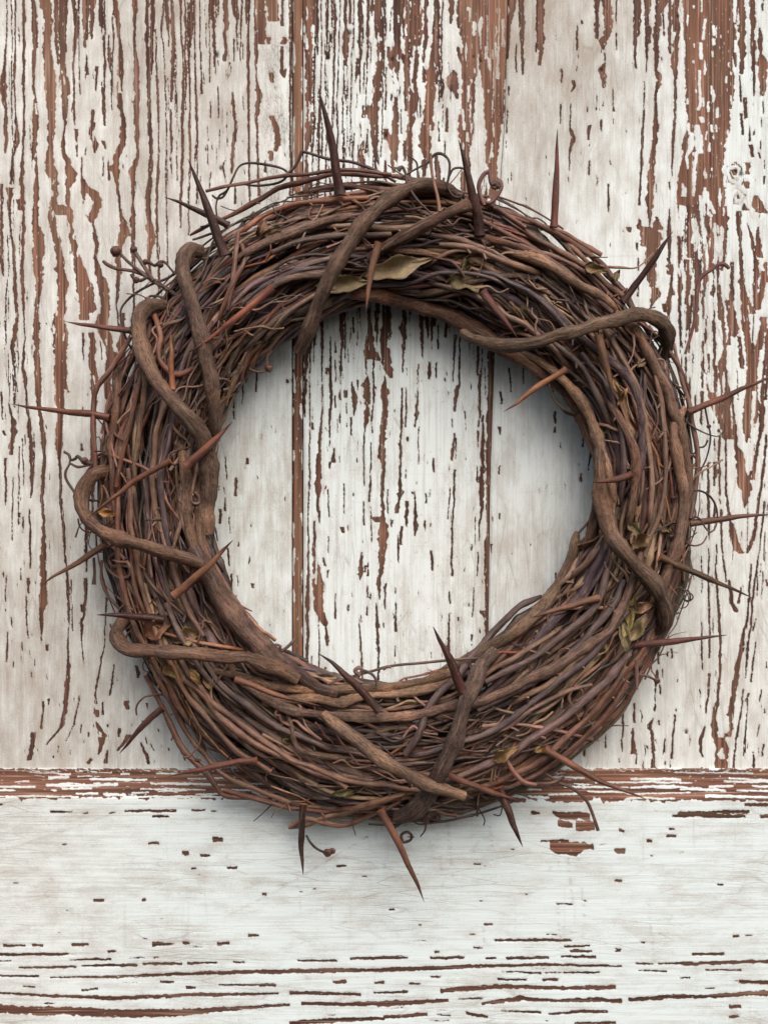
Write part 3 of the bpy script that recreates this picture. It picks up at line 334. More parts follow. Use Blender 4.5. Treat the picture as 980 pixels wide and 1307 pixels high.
def field(Ac, Al, strips, whites, seed, jag=1.0):
    """Ac: coordinate across the grain per (row, col); Al: coordinate along per row. Returns bare field, width map."""
    F = np.full(Ac.shape, -40.0); W = np.full(Ac.shape, 6.0)
    def one(st, k, white):
        l = np.array([p[0] for p in st]); a = np.array([p[1] for p in st]); ww = np.array([p[2] for p in st])
        if l[-1] - l[0] < 0.5: return
        r0 = np.searchsorted(Al, l[0] - 4); r1 = np.searchsorted(Al, l[-1] + 4)
        if r1 - r0 < 1: return
        y = Al[r0:r1]
        c = np.interp(y, l, a) + .35 * vnoise(y, seed + k * 7, 11) * min(1, jag)
        hw = np.interp(y, l, ww) / 2
        amp = np.clip(hw * .24, .13, 1.15) * jag
        eL = c - hw + amp * (.75 * steps(y, seed + k * 7 + 1, 2.5, 9) + .45 * steps(y, seed + k * 7 + 2, 1.5, 4))
        eR = c + hw + amp * (.75 * steps(y, seed + k * 7 + 3, 2.5, 9) + .45 * steps(y, seed + k * 7 + 4, 1.5, 4))
        lo, hi = eL.min() - 6, eR.max() + 6
        A = Ac[r0:r1]
        c0 = np.searchsorted(A[0], lo - 14); c1 = np.searchsorted(A[0], hi + 14)
        c0 = max(0, min(c0, np.searchsorted(A[-1], lo - 14))); c1 = min(A.shape[1], max(c1, np.searchsorted(A[-1], hi + 14)))
        if c1 <= c0: return
        A = A[:, c0:c1]
        f = np.minimum(A - eL[:, None], eR[:, None] - A)
        cap = np.minimum(y - l[0] + .8, l[-1] + .8 - y)[:, None]
        f = np.minimum(f, cap)
        sub = F[r0:r1, c0:c1]
        if white: F[r0:r1, c0:c1] = np.minimum(sub, -f)
        else:
            m = f > sub
            F[r0:r1, c0:c1] = np.where(m, f, sub)
            W[r0:r1, c0:c1] = np.where(m & (f > -2.5), (2 * hw)[:, None], W[r0:r1, c0:c1])
    for k, st in enumerate(strips): one(st, k, False)
    for k, st in enumerate(whites): one(st, 5000 + k, True)
    return F, W

def swap(strips):     # (x,y,w) -> (along, across, w)
    return [[(p[1], p[0], p[2]) for p in s] for s in strips]

def filler(x0, x1, y0, y1, n, wlo, whi, llo, lhi, seed):
    """small extra cracks that follow the grain"""
    r = np.random.default_rng(seed); out = []
    for _ in range(n):
        x = r.uniform(x0, x1); y = r.uniform(y0, y1); L = r.uniform(llo, lhi); wd = r.uniform(wlo, whi)
        k = max(3, int(L / 14)); sx = r.normal(0, .015)
        out.append([(x + sx * L * t + r.normal(0, .5), y + L * t, wd * (0.45 + math.sin(math.pi * (.1 + .8 * t)) * r.uniform(.5, 1.1))) for t in np.linspace(0, 1, k)])
    return out

def blend(X, Y, pts, sig):
    num = np.zeros(X.shape); den = np.full(X.shape, 1e-9)
    for (x, y, v) in pts:
        g = np.exp(-((X - x) ** 2 + (Y - y) ** 2 * .6) / (2 * sig * sig)) + 1e-7
        num += g * v; den += g
    return num / den

DIRT = [(20,50,.45),(110,60,.5),(60,200,.42),(110,160,.5),(180,100,.5),(220,60,.95),(270,100,.98),(260,200,.66),(310,60,.7),(350,150,.42),(30,350,.4),(110,330,.42),(20,450,.5),(110,480,.5),
        (20,600,.52),(100,600,.55),(60,700,.6),(30,800,.72),(100,800,.62),(200,900,.6),(60,900,.95),(150,960,.55),(300,500,.5),(320,600,.42),(340,700,.45),(340,800,.3),(300,700,.4),
        (400,100,.12),(460,60,.02),(460,200,.02),(520,150,.02),(570,80,.3),(580,200,.25),(420,500,.05),(480,500,.03),(560,500,.05),(600,520,.28),(450,700,.03),(540,700,.1),(600,700,.28),(560,820,.2),(450,840,.12),
        (680,40,1.3),(720,80,1.2),(700,180,.9),(670,130,1.1),(680,260,.45),(770,120,.5),(800,220,.35),(760,300,.25),(800,60,.5),(850,160,.38),(850,260,.2),(950,60,.02),(960,200,.02),(940,330,.05),(960,420,.1),
        (680,520,.38),(720,600,.3),(660,700,.38),(700,700,.3),(900,600,.15),(870,750,.3),(960,800,.3),(900,900,.36),(820,900,.42),(780,960,.3),(860,970,.2),(960,960,.3),(650,900,.3)]
TONE = [(0,0,.1),(250,100,.0),(100,600,.15),(30,850,.1),(250,850,.35),(320,600,.8),(340,780,.8),(460,60,.75),(560,100,.35),(480,500,1),(560,480,.95),(600,550,.5),(480,750,.7),(600,750,.35),(700,60,.15),(760,220,.6),(800,300,.55),
        (690,520,.85),(700,680,.5),(860,700,.65),(960,150,.8),(960,700,.2),(850,900,.35),(950,900,.15)]

J2Y = [-400, 0, 150, 250, 500, 620, 880, 1100]; J2X = [656, 648, 644, 637, 629, 625, 622, 620]
def j2(y): return np.interp(y, J2Y, J2X)

door = empty('painted_door', (0, 0, H0))
door['label'] = 'old door of upright boards with white paint flaking off reddish brown wood'
door['category'] = 'door'

def to_local(V): return V - np.array([0, 0, H0])

def vertical_plank(name, xl, xr, strips, whites, z0, seed, dx=1.25, dy=2.5, ytop=-190, ybot=984, extra=None, label=None):
    rows = np.arange(ytop, ybot + dy, dy); nx = int((np.max(xr(rows) - xl(rows))) / dx) + 1
    u = np.linspace(0, 1, nx)[None]
    XL = xl(rows)[:, None]; XR = xr(rows)[:, None]
    X = XL + u * (XR - XL); Y = np.repeat(rows[:, None], nx, 1)
    F, W = field(X, rows, swap(strips), swap(whites), seed)
    dirt = blend(X, Y, DIRT, 45); tone = blend(X, Y, TONE, 90)
    crk = np.exp(-(((X - 350) / 22) ** 4)) * np.where(Y < 330, 1.0, np.where(Y > 430, .35, 0)) * np.clip((Y - 30) / 30, 0, 1)
    crk = np.maximum(crk, .12 * (dirt > .4))
    hole = np.zeros(X.shape)
    for (nx_, ny_, nr) in NAILS:
        hole = np.maximum(hole, np.clip(1.25 - np.hypot(X - nx_, (Y - ny_) * .75) / nr, 0, 1))
    wt = np.clip(-.02 + W * .042, 0, .55)  # narrow cracks darker: grime plus recess shade put into the colour
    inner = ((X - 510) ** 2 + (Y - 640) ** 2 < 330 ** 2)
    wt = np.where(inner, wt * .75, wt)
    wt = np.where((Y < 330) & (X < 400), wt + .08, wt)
    if extra: F, wt, dirt = extra(X, Y, F, wt, dirt)
    dep = 1 / (1 + np.exp(np.clip(-F * 3.2, -30, 30)))
    ed = np.minimum(X - XL, XR - X)
    z = z0 - .42 * dep - 2.6 * np.exp(-ed / 1.0) - 2.0 * hole
    z = z + .35 * np.sin(X * .9 + 2 * np.sin(Y * .01)) * dep
    V = to_local(P(X, Y, z)).reshape(-1, 3)
    ny, nxx = X.shape
    idx = np.arange(ny * nxx).reshape(ny, nxx)
    Fq = np.stack([idx[:-1, :-1], idx[1:, :-1], idx[1:, 1:], idx[:-1, 1:]], -1).reshape(-1, 4)
    # returns at the edges
    nv = len(V); sides = []; q = []; at = [a.reshape(-1) for a in (F, dirt, tone, crk, hole, wt)]
    for ci in (0, nxx - 1):
        e = to_local(P(X[:, ci], Y[:, ci], -22.0)); b0 = nv + sum(len(s) for s in sides); sides.append(e)
        t_ = idx[:, ci]; bt = b0 + np.arange(ny)
        qq = np.stack([t_[:-1], bt[:-1], bt[1:], t_[1:]], -1) if ci == 0 else np.stack([t_[:-1], t_[1:], bt[1:], bt[:-1]], -1)
        qq = qq[:, ::-1] if ci == 0 else qq[:, ::-1]
        q.append(qq)
        at = [np.concatenate([a, (np.full(ny, 5.0) if i == 0 else np.full(ny, .1))]) if i in (0, 5) else np.concatenate([a, np.zeros(ny)]) for i, a in enumerate(at)]
    V = np.concatenate([V] + sides); Fq = np.concatenate([Fq] + q)
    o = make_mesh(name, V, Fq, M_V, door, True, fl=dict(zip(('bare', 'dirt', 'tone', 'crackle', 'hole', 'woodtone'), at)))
    if label: o['label'] = label
    return o

def knot_extra(X, Y, F, wt, dirt):
    # knot at the right: pale curled paint with dirty rings, a second smaller one lower down
    for (kx, ky, R, q) in ((937, 220, 14, 1.0), (941, 252, 10, .6), (875, 934, 5, .35)):
        a = np.arctan2(Y - ky, X - kx); rr = np.hypot(X - kx, (Y - ky) * .85) * (1 + .12 * np.sin(3 * a + kx) + .07 * np.sin(5 * a))
        ring = np.sin(rr * .95 + a * .9)
        m = rr < R
        F = np.where(m, np.where((ring > .45) & (np.sin(a * 2 + rr * .4) > -.5), 1.1 * q - .3, -1.6), F)
        F = np.where(m & (rr < 3.4 * q), 2.0, F)
        wt = np.where(m, .28, wt)
        dirt = np.maximum(dirt, (.55 + .4 * ring) * np.clip(1.15 - rr / (R * 1.25), 0, 1) * 1.1)
    return F, wt, dirt

ext_l = filler(-190, -5, -190, 970, 150, 2, 9, 60, 380, 3) + filler(5, 330, -190, -10, 50, 2, 6, 60, 180, 4) + filler(0, 370, 0, 975, 150, .8, 1.6, 2, 10, 5) \
    + filler(-5, 45, 0, 560, 34, 1, 1.8, 12, 60, 9) + filler(200, 320, 300, 460, 40, 1.5, 3, 20, 80, 6) + filler(210, 300, 0, 240, 30, 1, 1.6, 8, 50, 8)
ext_m = filler(392, 640, -190, -10, 60, 2, 7, 60, 180, 11) + filler(395, 620, 390, 880, 80, .8, 1.6, 2, 10, 12) + filler(396, 480, 0, 250, 50, 1.2, 2.0, 14, 60, 13) + filler(396, 640, 200, 400, 90, 1.5, 5, 20, 90, 14) \
    + filler(480, 580, 0, 240, 20, 1.2, 2.2, 8, 30, 15) + filler(395, 470, 385, 600, 18, 1, 1.8, 6, 24, 16)
ext_r = filler(990, 1180, -190, 975, 150, 2, 10, 60, 380, 21) + filler(655, 985, -190, -10, 40, 2, 8, 60, 180, 22) + filler(650, 985, 0, 975, 130, .8, 1.5, 2, 8, 23) \
    + filler(860, 925, 250, 520, 40, 1.5, 3.4, 15, 60, 24) + filler(885, 985, 560, 970, 20, 1.0, 1.8, 6, 24, 25) + filler(790, 880, 880, 975, 8, 1.2, 2.4, 5, 20, 26)
ext_wr = filler(866, 935, -60, 235, 22, 1.4, 2.8, 4, 20, 31) + filler(862, 925, 235, 520, 70, 1.5, 3, 6, 30, 32)
ext_wl = filler(30, 160, 0, 500, 40, 1.2, 2.4, 3, 12, 33)
ext_wm = filler(590, 645, 0, 240, 34, 1.2, 2.4, 5, 22, 34) + filler(476, 560, 0, 240, 30, 1.2, 2.4, 4, 14, 35) + filler(384, 396, 0, 240, 14, 1.2, 2, 5, 18, 36)

vertical_plank('plank', lambda y: np.full(y.shape, -190.0), lambda y: np.full(y.shape, 372.6), LEFT + ext_l, WHITE_L + ext_wl, 0.0, 100,
               label='left board with long wavy streaks of bare wood through dingy cream paint')
vertical_plank('plank', lambda y: np.full(y.shape, 387.6), lambda y: j2(y) - .35, MID + ext_m, WHITE_M + ext_wm, 1.6, 40000,
               label='middle board with bright white paint flaked in short dark slivers')
vertical_plank('plank', lambda y: j2(y) + .35, lambda y: np.full(y.shape, 1180.0), RIGHT + ext_r, WHITE_R + ext_wr, 0.0, 80000, extra=knot_extra,
               label='right board with a wide bare strip, a knot and pointed grain arches')

# bead between left and middle board
def bead():
    rows = np.arange(-190, 985, 3.0); u = np.linspace(0, 1, 15)[None]
    X = 373.2 + u * (387.0 - 373.2) + 0 * rows[:, None]; Y = np.repeat(rows[:, None], 15, 1)
    z = -3.4 + 2.2 * np.sin(np.pi * u) ** .6 + 0 * X - 6 * (np.abs(u - .5) > .49)
    r = np.random.default_rng(5)
    F = 3 + 0 * X
    chips = filler(373, 375.5, 0, 975, 30, 1.5, 3.5, 4, 30, 51) + filler(385, 387, 0, 975, 36, 1.2, 3, 4, 24, 52)
    Fw, _ = field(X, rows, swap(chips), [], 900)
    F = np.minimum(F, -Fw)
    wt = .62 + .12 * np.sin(Y * .011) + 0 * X - .08 * (Y > 330) - .22 * (u < .2)  # left edge darker: shadow line of the joint put into the tone
    z0 = np.zeros(X.shape)
    V = to_local(P(X, Y, z)).reshape(-1, 3); ny, nx = X.shape; idx = np.arange(ny * nx).reshape(ny, nx)
    q = np.stack([idx[:-1, :-1], idx[1:, :-1], idx[1:, 1:], idx[:-1, 1:]], -1).reshape(-1, 4)
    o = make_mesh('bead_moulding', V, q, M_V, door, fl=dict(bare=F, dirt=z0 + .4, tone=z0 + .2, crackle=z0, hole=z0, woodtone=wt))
bead()

# backing behind the joints
def slab(name, x0, x1, y0, y1, z0, z1, mat, parent):
    V = []; 
    for z in (z0, z1):
        for (x, y) in ((x0, y0), (x1, y0), (x1, y1), (x0, y1)): V.append(to_local(P(np.float64(x), np.float64(y), np.float64(z))))
    F = np.array([(0, 1, 2, 3), (7, 6, 5, 4), (0, 4, 5, 1), (1, 5, 6, 2), (2, 6, 7, 3), (3, 7, 4, 0)])
    n = len(V)
    return make_mesh(name, V, F, mat, parent, False, fl=dict(bare=np.full(n, 5.), dirt=np.zeros(n), tone=np.zeros(n), crackle=np.zeros(n), hole=np.zeros(n), woodtone=np.full(n, .1)))
slab('backing_board', -188, 1178, -188, 1490, -40, -22.5, M_V, door)

# bottom rail with its moulded top edge
def rail():
    ys = np.concatenate([np.arange(979, 1024, 1.0), np.arange(1024, 1500, 1.3)]); xs = np.arange(-190, 1181, 2.5)
    zy = np.interp(ys, [979, 980.5, 984, 987, 1014, 1018, 1022], [-12, 3, 4.5, 4.2, 10.5, 12.5, 13])
    X, Y = np.meshgrid(xs, ys, indexing='ij')       # row = along x
    F, W = field(Y, xs, RAIL + filler_h(500, 1190, 1320, 1500) , [], 7000, .8)
    # moulded edge: bare, with surviving flakes
    B = np.minimum(Y - 981.0 + 1.2 * vnoise(xs, 71, 9)[:, None] + .8 * steps(xs, 72, 3, 9)[:, None],
                   (1017.5 + np.where((xs > 640), 5, 1) + 1.2 * steps(xs, 73, 5, 22) + .9 * steps(xs, 74, 3, 7))[:, None] - Y)
    Fw, _ = field(Y, xs, [[(p[0], p[1], p[2] * .48) for p in s] for s in BEVEL_W] + bev_extra(), [], 7700, .95)
    B2 = np.minimum(B, -Fw)
    g = np.random.default_rng(9).normal(0, 1, X.shape)
    ledge = (Y < 986)
    B2 = np.where(ledge, np.minimum(B2 + 0, 1.5) + g * 1.3, B2)
    F = np.maximum(F, B2); W = np.where(B > -1, 14, W)
    dirt = .04 + .1 * np.sin(X * .004 + 1) ** 2 + .35 * np.exp(-((Y - 983) / 4) ** 2) + .14 * np.exp(-((X - 60) / 150.) ** 2) + .12 * np.exp(-((Y - 1040) / 20) ** 2)
    tone = .95 - .35 * np.exp(-((X - 30) / 140.) ** 2)
    # old scuff line running down-left from the wreath
    d = np.abs((Y - 1058) + .55 * (X - 490) * 1.02 + 2.0 * np.sin(X * .03)) / 1.14
    sc = np.exp(-(d / 1.0) ** 2) * (X < 490) * (X > 250) * (.35 + .65 * (vnoise(xs, 75, 9)[:, None] > -.2)) * np.clip((X - 240) / 130, 0, 1)
    dirt = dirt + .75 * sc
    d2 = np.abs(Y - (1085 - (X - 0) * .33 + 2)); dirt = dirt + .32 * np.exp(-(d2 / 1.1) ** 2) * (X < 150) 
    for (vx, y0, y1, s_) in ((570, 1040, 1120, .5), (558, 1060, 1150, .3), (625, 1050, 1080, .7), (724, 1090, 1170, .5), (738, 1095, 1170, .55), (711, 1160, 1215, .5), (615, 1170, 1220, .5), (827, 1150, 1230, .4), (375, 1075, 1180, .25), (452, 1050, 1085, .3), (712, 1095, 1120, .4), (300, 1240, 1310, .25), (815, 1040, 1200, .2)):
        dd = np.abs(X - vx - .1 * (Y - y0)); m = (Y > y0) & (Y < y1)
        dirt = dirt + s_ * np.exp(-(dd / 1.8) ** 2) * m * (steps(ys, int(vx), 2, 6)[None] > .1)
    dirt = dirt + .5 * np.exp(-(((X - 938) / 8) ** 2 + ((Y - 1290) / 14) ** 2))
    wt = np.clip(-.02 + W * .04, 0, .5); z0 = np.zeros(X.shape)  # thin rail cracks likewise darkened, grime and painted recess shade
    dep = 1 / (1 + np.exp(np.clip(-F * 3.2, -30, 30)))
    z = zy[None] - .4 * dep
    V = to_local(P(X, Y, z)).reshape(-1, 3); nx, ny = X.shape; idx = np.arange(nx * ny).reshape(nx, ny)
    q = np.stack([idx[:-1, :-1], idx[:-1, 1:], idx[1:, 1:], idx[1:, :-1]], -1).reshape(-1, 4)
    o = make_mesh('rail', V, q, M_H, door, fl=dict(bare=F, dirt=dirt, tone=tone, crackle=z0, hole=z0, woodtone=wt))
    o['label'] = 'bottom rail with worn brown moulded top edge and cracks running sideways'
def filler_h(n1, a, b, c):
    r = np.random.default_rng(61); out = []
    def add(n, y0, y1, wl, wh, ll, lh):
        for _ in range(n):
            y = r.uniform(y0, y1); x = r.uniform(-190, 1180); L = r.uniform(ll, lh); wd = r.uniform(wl, wh)
            k = max(3, int(L / 14)); out.append([(x + L * t, y + r.normal(0, .5), wd * (.5 + .5 * math.sin(math.pi * (.08 + .84 * t)))) for t in np.linspace(0, 1, k)])
    add(22, 1022, 1200, .8, 1.4, 2, 5); add(22, 1200, 1310, 1.0, 2.0, 5, 24); add(6, 1030, 1200, 1.5, 2.6, 3, 8)
    add(60, 1310, 1495, 2, 6, 30, 260)
    return out
def bev_extra():
    r = np.random.default_rng(62); out = []
    for _ in range(40):
        y = r.uniform(987, 1018); x = r.uniform(-190, 1180); L = r.uniform(6, 60) * (1.2 if x > 560 else .7); wd = r.uniform(1.0, 2.4)
        k = max(3, int(L / 8)); out.append([(x + L * t, y + r.normal(0, .5), wd * (.6 + .5 * math.sin(math.pi * (.08 + .84 * t)))) for t in np.linspace(0, 1, k)])
    return out
rail()

# ------------------------------------------------------------------ the wreath
CX, CY = 505.0, 632.0
TH = np.radians(np.array([0, 22, 45, 67, 90, 112, 135, 157, 180, 202, 225, 247, 270, 292, 315, 337, 360]))
ROUT = np.array([380, 386, 388, 396, 398, 396, 392, 384, 378, 380, 392, 405, 412, 408, 396, 384, 380.])
RIN = np.array([258, 262, 252, 250, 250, 244, 244, 240, 236, 240, 246, 242, 240, 232, 222, 242, 258.])
def rin(t): return np.interp(np.mod(t, 2 * np.pi), TH, RIN)
def rout(t): return np.interp(np.mod(t, 2 * np.pi), TH, ROUT)
ZC, HZ = 47.0, 42.0
def surf(px, py):
    dx = px - CX; dy = CY - py; r = np.hypot(dx, dy); t = np.arctan2(dy, dx)
    m = (rin(t) + rout(t)) / 2; h = (rout(t) - rin(t)) / 2; s = (r - m) / h
    return ZC + HZ * np.sqrt(np.clip(1 - s * s, 0, 1)) - 18 * np.clip(np.abs(s) - 1, 0, 1)

wreath = empty('grapevine_wreath', (0, -ZC * S, H0))
wreath['label'] = 'round wreath of woven brown grapevines stuck with long sharp thorns hung on the door'
wreath['category'] = 'wreath'
WOFF = np.array([0, -ZC * S, H0])

def catmull(pts, step):
    pts = np.asarray(pts, float)
    if len(pts) == 2: pts = np.array([pts[0], (pts[0] + pts[1]) / 2, pts[1]])
    p = np.concatenate([[2 * pts[0] - pts[1]], pts, [2 * pts[-1] - pts[-2]]]); out = []
    for i in range(1, len(p) - 2):
        L = np.linalg.norm(p[i + 1, :2] - p[i, :2]); n = max(2, int(L / step))
        t = np.linspace(0, 1, n, endpoint=False)[:, None]
        a, b, c, d = p[i - 1], p[i], p[i + 1], p[i + 2]
        out.append(.5 * ((2 * b) + (c - a) * t + (2 * a - 5 * b + 4 * c - d) * t ** 2 + (3 * b - a - 3 * c + d) * t ** 3))
    out.append(p[-2][None]); return np.concatenate(out)

class Tubes:
    """collects tubes that belong to one vine (stem, side shoots, curls)"""
    def __init__(s): s.V = []; s.Q = []; s.T = []; s.C = []; s.B = []; s.n = 0
    def add(s, pts, rad, color, sides=8, rough=.1, ridge=0.0, cut=(None, None), seed=None, flat=1.0):
        """pts Nx3 world metres, rad N metres, color (3,) or Nx3"""
        r = np.random.default_rng(int(rng.integers(1 << 30)) if seed is None else seed)
        pts = np.asarray(pts); N = len(pts); rad = np.asarray(rad, float)
        if np.ndim(color) == 1: color = np.repeat(np.asarray(color)[None], N, 0)
        T = np.gradient(pts, axis=0); T /= np.linalg.norm(T, axis=1, keepdims=True) + 1e-12
        U = np.zeros_like(T); up = np.array([0.12, -1, .07]); u = up - T[0] * up.dot(T[0]); u /= np.linalg.norm(u)
        for i in range(N):
            u = u - T[i] * u.dot(T[i]); u /= np.linalg.norm(u) + 1e-12; U[i] = u
        Wv = np.cross(T, U)
        ln = np.concatenate([[0], np.cumsum(np.linalg.norm(np.diff(pts, axis=0), axis=1))])
        a = np.linspace(0, 2 * np.pi, sides, endpoint=False)
        k = 1 + rough * (r.normal(0, .5, (N, sides)) * .5 + np.interp(ln, np.linspace(0, ln[-1], max(4, int(ln[-1] / .008))), r.normal(0, .8, max(4, int(ln[-1] / .008))))[:, None])
        if ridge:
            ph = np.interp(ln, np.linspace(0, ln[-1], 8), np.cumsum(r.normal(0, .7, 8)))[:, None]
            k = k + ridge * (.55 * np.sin(3 * a[None] + ph) + .45 * np.sin(5 * a[None] - 1.4 * ph + 1) + .3 * np.sin(8 * a[None] + ph * 2))
        R = rad[:, None] * k
        ca = np.cos(a)[None, :, None]; sa = np.sin(a)[None, :, None]
        ring = pts[:, None] + R[..., None] * (ca * U[:, None] + sa * Wv[:, None])
        o = r.uniform(0, 5, 3)
        bc = np.stack([np.cos(a)[None] * rad[:, None] + o[0], np.sin(a)[None] * rad[:, None] + o[1], np.repeat(ln[:, None], sides, 1) + o[2]], -1)
        idx = s.n + np.arange(N * sides).reshape(N, sides); nx = np.roll(idx, -1, 1)
        s.Q.append(np.stack([idx[:-1], idx[1:], nx[1:], nx[:-1]], -1).reshape(-1, 4)[:, ::-1])
        s.V.append(ring.reshape(-1, 3)); s.B.append(bc.reshape(-1, 3))
        s.C.append(np.repeat(color[:, None], sides, 1).reshape(-1, 3)); s.n += N * sides
        for e, (ring_i, cc) in enumerate(((0, cut[0]), (N - 1, cut[1]))):
            c = pts[ring_i] + T[ring_i] * rad[ring_i] * (.12 if e else -.12)
            cv = color[ring_i] if cc is None else np.asarray(cc)
            # duplicate rim so that the cut face keeps its own colour
            rim = ring[ring_i]; i0 = s.n
            s.V.append(np.concatenate([rim, c[None]])); s.C.append(np.repeat(cv[None], sides + 1, 0))
            s.B.append(np.concatenate([bc[ring_i] * 1.0, bc[ring_i].mean(0, keepdims=True)]))
            j = np.arange(sides)
            tri = np.stack([i0 + j, i0 + (j + 1) % sides, np.full(sides, i0 + sides)], -1)
            s.T.append(tri if e else tri[:, ::-1]); s.n += sides + 1
    def build(s, name, mat, parent, label=None):
        V = np.concatenate(s.V) - WOFF
        F = [tuple(q) for q in np.concatenate(s.Q).tolist()] + [tuple(t) for t in np.concatenate(s.T).tolist()]
        o = make_mesh(name, V, F, mat, parent, True, vec=dict(barkco=np.concatenate(s.B)), colr=dict(col=np.clip(np.concatenate(s.C), 0, 1)))
        if label: o['label'] = label
        return o

TAN = sl(158, 124, 100); MIDB = sl(118, 84, 66); GREY = sl(106, 86, 80); PURP = sl(86, 68, 72); DARK = sl(58, 41, 36); RED = sl(108, 66, 50); ORG = sl(140, 84, 54); OLD = sl(116, 92, 77); PINK = sl(160, 116, 100)
PALE = sl(200, 165, 120)
PAL = [TAN, MIDB, GREY, PURP, DARK, RED, ORG]
def jit(c, a=.12):
    c = np.array(c) * .75; c = c * .88 + c.mean() * .12; return np.clip(c * (1 + rng.normal(0, a)) * (1 + rng.normal(0, a * .35, 3)), .01, .8)

# ---- woven ground layer: long canes running round the ring
INNER = Tubes()
def cane(idx, layer):
    t0 = rng.uniform(0, 2 * np.pi); span = np.radians(rng.uniform(55, 190)) if layer else np.radians(rng.uniform(120, 260))
    n = int(span * 320 / 6)
    th = t0 + np.linspace(0, span, n); ln = np.linspace(0, span * 320, n)
    s0 = rng.uniform(-.93, .93); s1 = np.clip(s0 + rng.normal(0, .45), -.96, .96)
    kn = max(3, int(span / .22)); wob = np.interp(np.linspace(0, 1, n), np.linspace(0, 1, kn), rng.normal(0, .06, kn))
    ker = np.ones(7) / 7; wob = np.convolve(np.pad(wob, 3, 'edge'), ker, 'valid')
    u = np.linspace(0, 1, n); s = s0 + (s1 - s0) * (u * u * (3 - 2 * u)) + wob + .10 * np.sin(u * rng.uniform(3, 9) + rng.uniform(0, 6))
    over = np.abs(s) > 1.0; s = np.clip(s, -1.03, 1.03)
    if layer == 0: t = rng.uniform(-.55, .35) + .25 * np.sin(u * 6 + rng.uniform(0, 6))
    elif layer == 1: t = rng.uniform(.2, .8) + .18 * np.sin(u * 5 + rng.uniform(0, 6))
    else: t = rng.uniform(.72, 1.0) + .10 * np.sin(u * 6 + rng.uniform(0, 6))
    t = np.broadcast_to(t, s.shape).copy()
    # both ends tuck under the others
    tuck = .55 * np.exp(-u * 14) + .55 * np.exp(-(1 - u) * 14); t -= tuck * (.3 + .7 * (layer == 2))
    half = (rout(th) - rin(th)) / 2; m = (rout(th) + rin(th)) / 2
    if layer == 2: wd = rng.choice([4, 5, 6, 7.2, 8.6, 10.5, 12.5], p=[.2, .24, .22, .16, .10, .06, .02])
    else: wd = rng.uniform(5, 11)
    rad = wd / 2 * (1 - .45 * u * rng.uniform(.3, 1)) * np.ones(n)
    rad *= np.clip(np.minimum(u, 1 - u) * 30 + .65, 0, 1)
    # nodes
    for q in np.arange(rng.uniform(20, 60), ln[-1], rng.uniform(55, 110)):
        rad *= 1 + .22 * np.exp(-((ln - q) / 4.0) ** 2)
    r = m + s * (half - wd / 2 + 1)
    kz = max(4, int(span / .10)); wz = np.interp(u, np.linspace(0, 1, kz), rng.normal(0, 2.2, kz))
    wr = np.interp(u, np.linspace(0, 1, kz), rng.normal(0, 2.0, kz))
    r = r + wr
    z = ZC + t * (HZ - wd / 2) * np.sqrt(np.clip(1 - s * s, 0.0, 1)) + wz
    z = np.maximum(z, wd / 2 + 3)
    px = CX + r * np.cos(th); py = CY - r * np.sin(th)
    sm = float(np.mean(s))
    if layer == 0: c = jit(DARK if rng.random() < .7 else MIDB) * .5  # core canes darkened: shade of the gaps put into their colour
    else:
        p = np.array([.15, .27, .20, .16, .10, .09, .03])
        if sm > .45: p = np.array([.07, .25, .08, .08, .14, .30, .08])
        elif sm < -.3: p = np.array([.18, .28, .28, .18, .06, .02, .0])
        c = jit(PAL[rng.choice(7, p=p / p.sum())], .28) * (.55 if layer == 1 else 1.2)  # layer beneath darkened as painted gap shade, top layer lightened
    cc = np.array(c)[None] * (1 + .12 * np.sin(ln / rng.uniform(40, 90) + rng.uniform(0, 6)))[:, None]
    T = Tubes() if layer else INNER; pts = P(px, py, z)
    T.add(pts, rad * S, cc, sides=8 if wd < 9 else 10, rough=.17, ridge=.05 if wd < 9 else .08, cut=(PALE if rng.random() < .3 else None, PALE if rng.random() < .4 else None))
    # side shoots and stubs
    if layer == 2:
        for _ in range(rng.integers(0, 4)):
            i = int(rng.integers(8, n - 8)); d = pts[i + 3] - pts[i - 3]; d /= np.linalg.norm(d)
            side = np.cross(d, [0, -1, 0]) * rng.choice([-1, 1]); L = rng.uniform(6, 34) * S
            k = np.linspace(0, 1, 7)[:, None]
            q = pts[i] + d * L * k * rng.uniform(.5, 1) + side * L * .55 * k ** 1.2 + np.array([0, -1, 0]) * L * rng.uniform(.0, .45) * k
            T.add(q, np.linspace(rad[i] * .6, rad[i] * .3, 7) * S, cc[i], sides=6, cut=(None, PALE if rng.random() < .5 else None))
    return T.build('vine', M_BARK, wreath) if layer else None

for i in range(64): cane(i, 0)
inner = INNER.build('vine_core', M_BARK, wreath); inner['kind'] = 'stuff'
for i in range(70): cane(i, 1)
for i in range(128): cane(i, 2)

